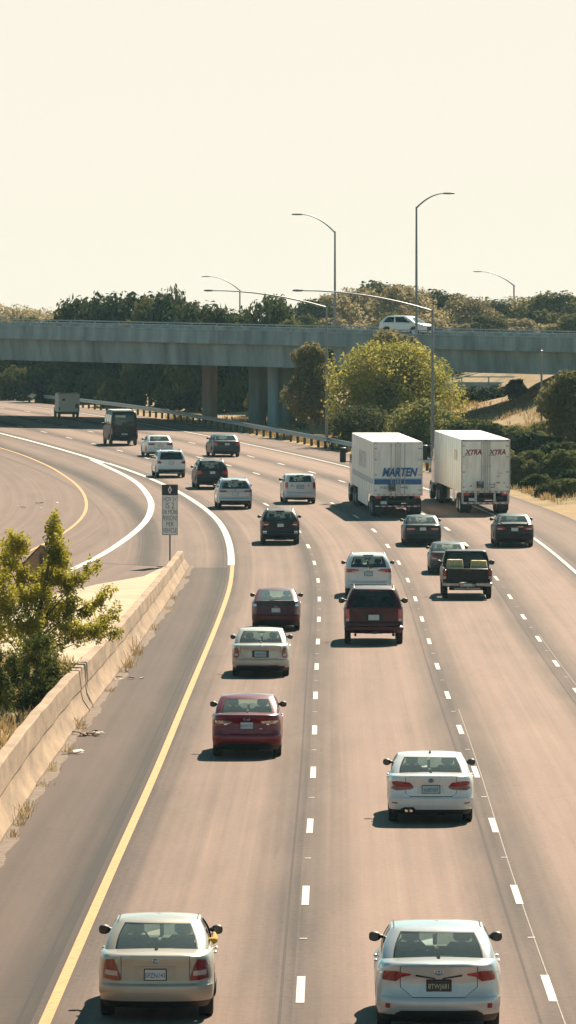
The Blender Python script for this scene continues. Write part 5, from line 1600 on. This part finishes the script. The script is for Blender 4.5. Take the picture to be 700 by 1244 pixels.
def trunk(L_, H, r0, parent, mat, low, seed=0):
    r = random.Random(seed); mb = MB()
    top = max(l[2] for l in L_)
    mb.tube([(0,0,-.4),(r.uniform(-.1,.1),0,low*.5),(r.uniform(-.2,.2),r.uniform(-.2,.2),low),(0,0,top*.75)], [r0*1.25,r0,r0*.85,r0*.3], 8)
    for i, l in enumerate(L_):
        if i % 2 and len(L_) > 10: continue
        z0 = max(low*.7, min(l[2]*.62, top*.6))
        mb.tube([(0,0,z0),(l[0]*.5,l[1]*.5,z0+(l[2]-z0)*.55),(l[0],l[1],l[2])], [r0*.42,r0*.28,r0*.1], 6)
    return mb.build('trunk', mat, parent, True, 60)

G = {
 'yellow': leafmat('yellow_green_leaf', (.17,.185,.035), (.54,.46,.12), .52, .35),
 'dark': leafmat('dark_green_leaf', (.026,.042,.018), (.10,.115,.042), .36, .3),
 'mid': leafmat('mid_green_leaf', (.05,.06,.018), (.15,.145,.045), .38, .4),
 'brown': leafmat('hazed_olive_brown_leaf', (.25,.20,.105), (.42,.34,.185), .5, .12),  # distance haze put into the leaf colour, paler and browner than the foliage
 'bush': leafmat('bush_leaf', (.06,.078,.02), (.25,.24,.075), .45, .6),
 'near': leafmat('near_leaf', (.09,.105,.014), (.42,.37,.05), .5, 1.1),
 'nearbush': leafmat('near_bush_leaf', (.055,.075,.018), (.20,.20,.045), .42, 1.2),
 'dry': leafmat('dry_stalk', (.38,.26,.12), (.62,.47,.25), .25, 2.),
 'ochre': leafmat('ochre_leaf', (.15,.14,.05), (.33,.27,.12), .5, .3),
}
PROTO = {}
def tree(kind, label, cat, x, d, H, W, leaf, matk, nleaf, nl=14, low=.25, variant=0, group=None, r0=None, bark='bark', z=None, squash=.85):
    key = (kind, matk, variant, nl, low)
    zz = gz(x, d) if z is None else z
    if key in PROTO:
        root0, H0, W0 = PROTO[key]
        root = copy_tree(root0); root['label'] = label
        if group: root['group'] = group
        root.location = (x, d, zz); root.rotation_euler = (0,0,random.uniform(0,6.28)); root.scale = (W/W0, W/W0, H/H0)
        return root
    root = thing(kind, label, cat, (x, d, zz), (0,0,0), group)
    L_ = lobes(H, W, H*low, nl, hash(key) % 1000 if False else (len(PROTO)*37+5))
    p, nr = crown_pts(L_, nleaf, len(PROTO)+3, squash)
    quads_obj('crown' if kind.endswith('tree') else 'foliage', leaf_quads(p, nr*.8+np.array([0,0,.5]), leaf, .55, .6), G[matk], root)
    trunk(L_, H, r0 or H*.022, root, M[bark], H*low, len(PROTO))
    PROTO[key] = (root, H, W)
    return root
ORD = ['first','second','third','fourth','fifth','sixth','seventh','eighth','ninth','tenth','eleventh','twelfth','thirteenth','fourteenth','fifteenth','sixteenth','seventeenth','eighteenth','nineteenth','twentieth']
def hgt(d, row): return CAMZ+(HY-row)*d/F
# dark row right behind the curve, seen above and below the overpass
front = [(-70,400,7),(-12,402,7),(42,398,7),(98,366,7),(130,366,6),(158,357,7),(182,366,5),(206,355,4.5),(232,368,7),(262,378,6),(292,380,5),(327,361,5.0),(352,392,5)]
n_ = 0
for i, (px, row, w) in enumerate(front):
    d = 566-px*.24+(i % 3)*5
    x = (px-CX)*d/F
    H_ = hgt(d, row)-gz(x, d)
    tree('broadleaf_tree', '%s dark tree from the left in the row above and under the overpass' % ORD[i].capitalize().lower(), 'tree', x, d, H_, w*1.15, .27, 'dark' if i % 3 else 'mid', 5600, 15, .16, i % 3, 'dark trees behind the overpass')
# denser trees further back filling the view under the deck
k_ = 0
for i, px in enumerate(range(-90, 380, 42)):
    d = 640-px*.2+(i % 2)*12; x = (px-CX)*d/F
    H_ = hgt(d, 388+10*((i*7) % 3))-gz(x, d)
    tree('broadleaf_tree', '%s tree from the left in the shaded belt deeper behind the overpass' % ORD[i], 'tree', x, d, H_, 8, .36, 'mid' if i % 2 else 'dark', 4600, 15, .08, 3+i % 2, 'trees of the shaded belt behind')
for i, px in enumerate(range(-40, 350, 30)):
    d = 545-px*.2+(i % 3)*4; x = (px-CX)*d/F
    tree('shrub', '%s shrub from the left under the overpass behind the guardrail' % ORD[i], 'shrub', x, d, random.uniform(1.6,3.4), random.uniform(3,4.5), .26, 'dark' if i % 2 else 'mid', 1300, 9, .05, i % 2, 'shrubs behind the guardrail', r0=.05)
# pale brownish trees far left
for i, (px, row, w) in enumerate(((-30,372,9),(10,374,9),(45,379,8),(75,381,8),(112,380,8),(250,378,8),(285,384,8))):
    d = 800+i*9; x = (px-CX)*d/F
    tree('hazy_tree', '%s pale olive tree from the left in the distance beyond the dark row' % ORD[i], 'tree', x, d, hgt(d, row)-gz(x, d), w*1.5, .27, 'brown', 7500, 14, .12, 0, 'pale distant trees at the left')
# big hazy mass right of the middle
mass = [(378,366,8),(402,358,9),(428,352,10),(452,345,11),(478,347,10),(502,350,10),(524,355,10),(548,358,9),(572,362,9),(598,366,8),(618,372,8),(642,362,10),(668,356,10),(700,362,9),(735,356,10)]
for i, (px, row, w) in enumerate(mass):
    d = 700+((i*5) % 4)*14; x = (px-CX)*d/F
    tree('hazy_tree', '%s olive tree from the left in the mass behind the white car on the overpass' % ORD[i], 'tree', x, d, hgt(d, row)-gz(x, d), w*1.05, .25, 'brown' if i % 3 else 'mid', 9000, 18, .10, 1+i % 3, 'olive trees behind the right span')
for i, px in enumerate(range(372, 730, 36)):
    d = 660+(i % 3)*9; x = (px-CX)*d/F
    tree('hazy_tree', '%s lower olive tree from the left just above the right parapet' % ORD[i], 'tree', x, d, hgt(d, 383+6*(i % 3))-gz(x, d), 7, .25, 'brown' if i % 3 else 'mid', 6500, 14, .08, 5+i % 2, 'lower olive trees above the parapet')

def solo(kind, label, cat, px, d, row_top, wpx, matk, nleaf, leaf, nl, low, var, bark='bark', base=None, squash=.85):
    x = (px-CX)*d/F; z = gz(x, d) if base is None else base
    return tree(kind, label, cat, x, d, hgt(d, row_top)-z, wpx*d/F, leaf, matk, nleaf, nl, low, var, None, None, bark, z, squash)
# the bright yellow-green tree and its neighbours
solo('broadleaf_tree', 'large rounded yellow green tree beside the guardrail', 'tree', 480, 402, 419, 150, 'yellow', 46000, .12, 44, .12, 20)
solo('broadleaf_tree', 'dull olive tree with a pale trunk between the pier and the lamp post', 'tree', 380, 424, 418, 64, 'ochre', 9000, .15, 22, .22, 21, 'bark_pale')
solo('broadleaf_tree', 'dark narrow tree tucked behind the left lamp post', 'tree', 397, 428, 424, 34, 'dark', 3000, .24, 12, .05, 22)
solo('broadleaf_tree', 'olive tree top showing above the yellow green crown', 'tree', 476, 418, 404, 84, 'ochre', 5200, .22, 18, .3, 23)
solo('shrub', 'dark bush at the foot of the yellow green tree, by the guardrail', 'shrub', 436, 394, 496, 96, 'mid', 7000, .14, 20, .03, 24)
solo('shrub', 'mid green bush behind the gap between the two trucks', 'shrub', 514, 374, 486, 86, 'bush', 9000, .13, 22, .03, 25)
solo('shrub', 'round bush just right of the yellow green tree', 'shrub', 552, 372, 512, 62, 'bush', 4200, .18, 14, .05, 26)
solo('shrub', 'bush on the verge right of the maroon lettered truck', 'shrub', 596, 362, 515, 60, 'bush', 4200, .18, 14, .05, 27)
solo('shrub', 'dark spreading bush halfway along the right verge', 'shrub', 634, 352, 528, 56, 'dark', 4600, .18, 14, .05, 28)
solo('shrub', 'low bush nearest the truck on the right verge', 'shrub', 640, 334, 562, 44, 'bush', 3600, .16, 12, .05, 29)
solo('shrub', 'leafy bush with pale tips at the right picture edge', 'shrub', 676, 326, 566, 52, 'mid', 4600, .17, 14, .05, 30)
solo('shrub', 'big dark bush below the tree at the right edge', 'shrub', 690, 340, 540, 60, 'dark', 4600, .18, 14, .05, 31)
solo('broadleaf_tree', 'olive tree leaning into the picture at the right edge', 'tree', 702, 348, 452, 84, 'ochre', 14000, .14, 28, .15, 32)
solo('broadleaf_tree', 'tree outside the right edge that shades the verge', 'tree', 745, 334, 470, 70, 'mid', 4200, .22, 16, .2, 33)
solo('shrub', 'dark thicket in front of the pink wall under the right span', 'shrub', 594, 470, 472, 84, 'dark', 5600, .24, 16, .03, 34, base=3.9)
solo('shrub', 'dark thicket further right under the span, beside the bank', 'shrub', 640, 478, 463, 50, 'dark', 3600, .24, 12, .03, 35, base=5.2)
solo('shrub', 'thin dry bush on the bank under the right span', 'shrub', 628, 452, 462, 34, 'ochre', 1500, .18, 10, .05, 36)
solo('shrub', 'straw coloured bush between the pier and the olive tree', 'shrub', 366, 440, 492, 20, 'ochre', 1500, .16, 8, .05, 37)

# dry grass of the verge and bank: nobody could count it
def grass(name, pts, h, mat):
    V = []
    for x, d, z in pts:
        for _ in range(5):
            a = random.uniform(0, 6.28); hh = h*random.uniform(.5, 1.3); w = .03+.02*random.random(); lx, ly = random.uniform(-.5,.5)*hh, random.uniform(-.5,.5)*hh
            ox, oy = random.uniform(-.3,.3), random.uniform(-.3,.3)
            ca, sa = math.cos(a)*w, math.sin(a)*w
            V += [(x+ox-ca, d+oy-sa, z), (x+ox+ca, d+oy+sa, z), (x+ox+lx+ca*.2, d+oy+ly+sa*.2, z+hh), (x+ox+lx-ca*.2, d+oy+ly-sa*.2, z+hh)]
    return tag(quads_obj(name, np.array(V), mat), 'dry straw grass on the verge and bank', 'grass', kind='stuff')
pts = []
while len(pts) < 6200:
    d = random.uniform(285, 475); o = 16.0+random.random()**1.6*24
    x = c1(d)+o
    if math.sin(x*.7)*math.sin(d*.17+1)+random.uniform(-.6,.6) < -.15: continue
    pts.append((x, d, gz(x, d)-.03))
while len(pts) < 8400:
    d = random.uniform(110, 175); x = barx(d)-.9-random.random()*8
    if math.sin(x*1.3)*math.sin(d*.37)+random.uniform(-.5,.5) < 0: continue
    pts.append((x, d, gz(x, d)-.02))
go = grass('dry_grass', pts, .34, G['dry'])

# ---------------- tree and bush behind the barrier
def wpt(px, row, d): return np.array([(px-CX)*d/F, d, CAMZ-(row-HY)*d/F])
bx, bd = -7.15, 153.
nt_ = thing('young_tree', 'young leafy tree with a pointed top behind the concrete barrier', 'tree', (bx, bd, gz(bx, bd)))
base = np.array([bx, bd, gz(bx, bd)])
CL = [(66,652,9,22,420),(70,676,14,16,420),(64,700,20,16,460),(82,712,10,10,150),(20,662,14,14,330),(8,684,20,16,420),(26,706,20,14,420),(-8,715,20,22,420),(44,726,22,12,420),(8,738,24,14,420),
      (66,748,24,14,460),(30,764,26,14,460),(-4,768,22,16,380),(84,772,20,12,300),(96,706,9,6,80),(108,697,8,5,60),(118,690,6,4,30),(88,736,14,8,170),(106,742,12,7,130),(120,733,9,6,80),(130,722,7,5,40),(112,768,14,10,210),
      (128,762,9,8,130),(137,746,6,7,50),(140,770,6,5,50),(50,784,24,12,340)]
def sprigs(root, base, CL, bd, leaf, mat, trunkpts, trunkr, seed, lean=.45, k_=3.0):
    """leafy sprigs gathered in clusters round limbs; clusters given where they stand in the crown"""
    P_, N_ = [], []; limbs = MB(); r_ = np.random.default_rng(seed)
    limbs.tube(trunkpts, trunkr, 8)
    tz = [p[2] for p in trunkpts]; tx = [p[0] for p in trunkpts]
    for k, (px, row, rx, rz, n) in enumerate(CL):
        dd_ = bd+r_.uniform(-1.2,1.2)
        c = wpt(px, row, dd_)-base; s_ = bd/F; sz = np.array([rx*s_*1.25, max(rx, rz)*s_, rz*s_*1.2])
        n = int(n*k_); m_ = max(4, n//24)
        for q in range(m_):
            u = r_.normal(size=3); u /= np.linalg.norm(u); o_ = c+u*sz*(r_.uniform(0,1)**.6)
            dirn = np.array([r_.normal()*.4+(lean if px > 90 else 0), r_.normal()*.4, 1.0]); dirn /= np.linalg.norm(dirn)
            ln = r_.uniform(.2,.55); t = r_.random(n//m_)
            P_.append(o_+dirn*(t*ln-ln*.4)[:,None]+r_.normal(size=(len(t),3))*.05); N_.append(r_.normal(size=(len(t),3)))
        zt = float(np.clip(c[2]*.55, .3, tz[-1]*.8)); xt = float(np.interp(zt, tz, tx))
        mid = (np.array([xt,0,zt])+c)/2+np.array([0,0,.12])
        limbs.tube([(xt,0,zt), tuple(mid), tuple(c)], [.022,.013,.006], 6)
    quads_obj('crown' if leaf > .06 and root.name.startswith('young') else 'foliage', leaf_quads(np.concatenate(P_), np.concatenate(N_), leaf, .36, .3), mat, root)
    limbs.build('trunk', M['bark'], root, True, 60)
sprigs(nt_, base, CL, bd, .066, G['near'], [(0,0,-.3),(.05,0,1.0),(.25,.0,2.0),(.55,.05,3.2),(.75,.0,4.4)], [.11,.095,.075,.05,.015], 5)
def nearbush2(label, d, CLb, mat, px, row, k_=3.2):
    b_ = at(px, row); b_ = np.array([(px-CX)*d/F, d, gz((px-CX)*d/F, d)])
    t = thing('shrub', label, 'shrub', tuple(b_))
    sprigs(t, b_, CLb, d, .058, mat, [(0,0,-.2),(0,0,.5),(.05,0,1.2)], [.05,.035,.012], 8, .2, k_)
def nearbush(label, px, row, d, wpx, hpx, n, leaf, mk_):
    c = wpt(px, row, d); z0 = gz(c[0], d)
    t = thing('shrub', label, 'shrub', (c[0], d, z0))
    H_ = hpx*d/F; W_ = wpx*d/F
    L_ = lobes(H_, W_, H_*.12, 12, 3)
    p, nr = crown_pts(L_, n, 9, .9, .4)
    quads_obj('foliage', leaf_quads(p, nr*.6+np.array([0,0,.5]), leaf, .36, .8), G[mk_], t)
    trunk(L_, H_, .035, t, M['bark'], H_*.12, 4)
# more bushes that close the right verge
for i, (px, d, row, wpx, mk_) in enumerate(((574,384,511,44,'bush'),(612,376,518,46,'dark'),(655,366,526,44,'bush'),(584,346,540,40,'dark'),(612,342,546,44,'bush'),(664,344,532,46,'dark'),(700,352,520,50,'bush'),(655,322,578,34,'bush'),(700,318,572,44,'dark'),(538,392,500,44,'bush'))):
    solo('shrub', ('bush in the thicket on the right verge, %s row, %s from its left' % (('back','back','back','middle','middle','middle','back','front','front','back')[i], ('second','third','fourth','first','second','third','fifth','first','second','first')[i])), 'shrub', px, d, row, wpx, mk_, 6000, .12, 18, .05, 40+i)
for i, (px, d, row, wpx, mk_) in enumerate(((560,368,514,58,'bush'),(590,368,514,56,'mid'),(622,364,520,58,'bush'),(650,356,526,56,'mid'),(680,352,530,58,'bush'),(600,330,552,48,'bush'),(628,326,556,46,'mid'),(652,330,548,50,'bush'),(684,326,548,54,'bush'),(668,314,590,40,'mid'),(692,312,584,44,'bush'),(664,372,516,60,'mid'),(694,366,508,64,'bush'))):
    solo('shrub', 'green bush at the %s of the thicket right of the trucks' % ('left end','back left','back middle','back right','back right corner','front left','front middle','front right','front right corner','roadside tip','roadside end','upper slope','far upper end')[i], 'shrub', px, d, row, wpx, mk_, 7000, .12, 20, .03, 60+i)
nearbush2('dense dark green bush in front of the young tree by the barrier', 147, [(46,800,26,18,420),(62,818,18,20,420),(34,826,26,22,460),(56,846,20,18,420),(30,852,24,14,380),(70,838,10,12,160),(18,812,16,16,260),(44,784,18,10,220)], G['nearbush'], 44, 864)
nearbush2('smaller green bush left of the dense bush at the left edge', 150, [(0,800,18,18,260),(6,826,16,20,260),(-12,840,20,20,240),(10,850,12,10,140)], G['near'], 0, 866, 2.4)

# dry weeds that grow in the crack along the foot of the barrier
def weed(d, dx, h, n, label):
    x = barx(d)+.06+dx; t = thing('weed_tuft', label, 'weed', (x, d, zp(d)+.01), (0,0,0), 'dry weeds along the barrier')
    V = []
    for _ in range(n):
        a = random.uniform(0, 6.28); hh = h*random.uniform(.4,1.2); w = .012; ox, oy = random.gauss(0,.07), random.gauss(0,.22)
        lx, ly = random.gauss(0,.4)*hh, random.gauss(0,.4)*hh
        V += [(ox-w*math.cos(a),oy-w*math.sin(a),-.02),(ox+w*math.cos(a),oy+w*math.sin(a),-.02),(ox+lx+.004,oy+ly,hh),(ox+lx-.004,oy+ly,hh)]
    quads_obj('stalks', np.array(V), G['dry'], t)
wl = [(109.5,.16),(112.4,.2),(114.2,.3),(116.1,.22),(123,.12),(127.3,.2),(133.8,.16),(142,.3),(143.1,.14),(158,.15),(167.6,.2),(170,.34),(171.2,.42),(177,.55),(178.2,.25),(193,.2),(207,.14),(214.5,.22),(231,.12)]
for d, h in wl:
    weed(d, random.uniform(0,.12), h, 26, 'dry straw weed growing at the foot of the concrete barrier')
    if d == 177: pass
# dust and grit gathered along the foot of the barrier
rows = []
for d in np.arange(60, 242, .5):
    w_ = .10+.07*math.sin(d*.31)+.05*math.sin(d*1.1+1)+random.uniform(-.02,.03)
    rows.append([(Vector((barx(d)-.05, d, zp(d)+.03)), 0, d), (Vector((barx(d)+max(.05, w_)+.1, d, zp(d)+.0145)), 1, d)])
M['grit'] = pmat('grit', (.17,.12,.085), .95, var=.4, scale=4, detail=8)
tag(sheet('dirt', rows, M['grit']), kind='structure')
# litter
M['litter'] = pmat('pale_litter', (.62,.55,.45), .8, var=.2, scale=6); M['twig'] = pmat('brown_debris', (.20,.12,.07), .9, var=.3)
def litter(kind, label, px, row, n, sp, mat, cat, sz=.12):
    p = at(px, row); t = thing(kind, label, cat, (p.x, p.y, p.z+.016))
    mb = MB()
    for _ in range(n):
        a = random.uniform(0, 6.28); ox, oy = random.gauss(0, sp), random.gauss(0, sp*1.4); l = sz*random.uniform(.5,1.4); w = l*random.uniform(.15,.5); z = random.uniform(.0,.05)
        ca, sa = math.cos(a), math.sin(a)
        q = [(-l,-w,0),(l*.2,-w*1.1,.02),(l,-w*.3,.01),(l*.7,w,.05),(-l*.6,w*.8,.03)]
        v = [(ox+x*ca-y*sa, oy+x*sa+y*ca, z+h) for x, y, h in q]; v += [(x, y, zz-.006) for x, y, zz in v]
        mb.add(v, [(0,1,2,3,4),(9,8,7,6,5)]+[(k,k+5,(k+1)%5+5,(k+1)%5) for k in range(5)])
    mb.build('scraps', mat, t)
litter('dead_branch', 'brown twigs and leaves heaped at the barrier joint', 104, 894, 14, .20, M['twig'], 'debris', .16)
litter('paper_scrap', 'pale crumpled paper beside the twigs at the barrier joint', 119, 893, 4, .16, M['litter'], 'litter', .15)
litter('paper_scrap', 'scattered pale scraps on the shoulder nearest the camera', 88, 916, 9, .24, M['litter'], 'litter', .13)
litter('paper_scrap', 'pale torn scrap lying by the straw weeds halfway along the barrier', 152, 826, 5, .3, M['litter'], 'litter', .14)
litter('rusty_scrap', 'small dark red brown object in the straw weeds by the barrier', 168, 783, 3, .06, M['twig'], 'debris', .12)
litter('paper_scrap', 'tiny pale speck of litter on the ramp shoulder', 52, 612, 5, .5, M['litter'], 'litter', .13)
litter('paper_scrap', 'small pale scraps on the asphalt left of the yellow ramp line', 28, 617, 4, .7, M['litter'], 'litter', .13)

# ------------------------------------------------------------------ light, sky, camera
TL_, TF_ = .38, 1.08
el = math.atan(1/math.hypot(TL_, TF_)); az = math.atan2(TL_, TF_)       # azimuth measured from +y towards +x
sl = bpy.data.lights.new('sun', 'SUN'); sl.energy = 5.0; sl.angle = rad(.5); sl.color = (1, .86, .68)
so = link(bpy.data.objects.new('sun', sl)); so.rotation_euler = Vector((-TL_, -TF_, -1)).to_track_quat('-Z', 'Y').to_euler()
w = bpy.data.worlds.new('World'); SC.world = w; w.use_nodes = True
nt = w.node_tree; nt.nodes.clear()
sk = NN(nt, 'ShaderNodeTexSky'); sk.sky_type = 'NISHITA'; sk.sun_disc = False; sk.sun_elevation = el; sk.sun_rotation = az
sk.air_density = .8; sk.dust_density = .3; sk.ozone_density = 1.0
bg = NN(nt, 'ShaderNodeBackground'); bg.inputs[1].default_value = .05
ow = NN(nt, 'ShaderNodeOutputWorld')
tc = NN(nt, 'ShaderNodeTexCoord'); sp = NN(nt, 'ShaderNodeSeparateXYZ'); nt.links.new(tc.outputs['Generated'], sp.inputs[0])
mr = NN(nt, 'ShaderNodeMapRange'); mr.inputs[1].default_value = .068; mr.inputs[2].default_value = .115; mr.inputs[3].default_value = .9; mr.inputs[4].default_value = 0
nt.links.new(sp.outputs[2], mr.inputs[0])
mx = NN(nt, 'ShaderNodeMix', data_type='RGBA'); mx.inputs[7].default_value = (*(c*SKYK for c in SKYTINT), 1)   # bright cream haze low over the horizon
tn = NN(nt, 'ShaderNodeMix', data_type='RGBA', blend_type='MULTIPLY'); tn.inputs[0].default_value = 1; tn.inputs[7].default_value = (.52, 1.14, .92, 1)
nt.links.new(sk.outputs[0], tn.inputs[6])
nt.links.new(mr.outputs[0], mx.inputs[0]); nt.links.new(tn.outputs[2], mx.inputs[6]); nt.links.new(mx.outputs[2], bg.inputs[0])
nt.links.new(bg.outputs[0], ow.inputs[0])

if HAZE > 0:
    hz_ = MB().box((-1500,-60,-3),(1500,1500,34))
    m, nt, out = nmat('haze_air')
    pv = NN(nt, 'ShaderNodeVolumePrincipled'); pv.inputs['Color'].default_value = (.50,.82,.92,1); pv.inputs['Density'].default_value = HAZE; pv.inputs['Anisotropy'].default_value = .35
    nt.links.new(pv.outputs[0], out.inputs['Volume'])
    ho = tag(hz_.build('haze', m), 'thin pale summer haze over the whole place', 'haze', kind='stuff')

cam = bpy.data.cameras.new('camera'); co = link(bpy.data.objects.new('camera', cam)); SC.camera = co
co.location = (0, 0, CAMZ); co.rotation_euler = (rad(90), 0, 0)
cam.sensor_fit = 'VERTICAL'; cam.sensor_height = 24; cam.lens = 24*F/1244.; cam.shift_y = -(622-HY)/1244.
cam.clip_start = 1; cam.clip_end = 12000
SC.view_settings.view_transform = 'Standard'; SC.view_settings.look = 'None'; SC.view_settings.exposure = EXPO; SC.view_settings.gamma = 1
SC.cycles.max_bounces = 6; SC.cycles.diffuse_bounces = 3; SC.cycles.transparent_max_bounces = 12; SC.cycles.glossy_bounces = 3; SC.cycles.transmission_bounces = 4; SC.cycles.volume_bounces = 0
SC.cycles.caustics_reflective = False; SC.cycles.caustics_refractive = False
SC.cycles.use_denoising = True
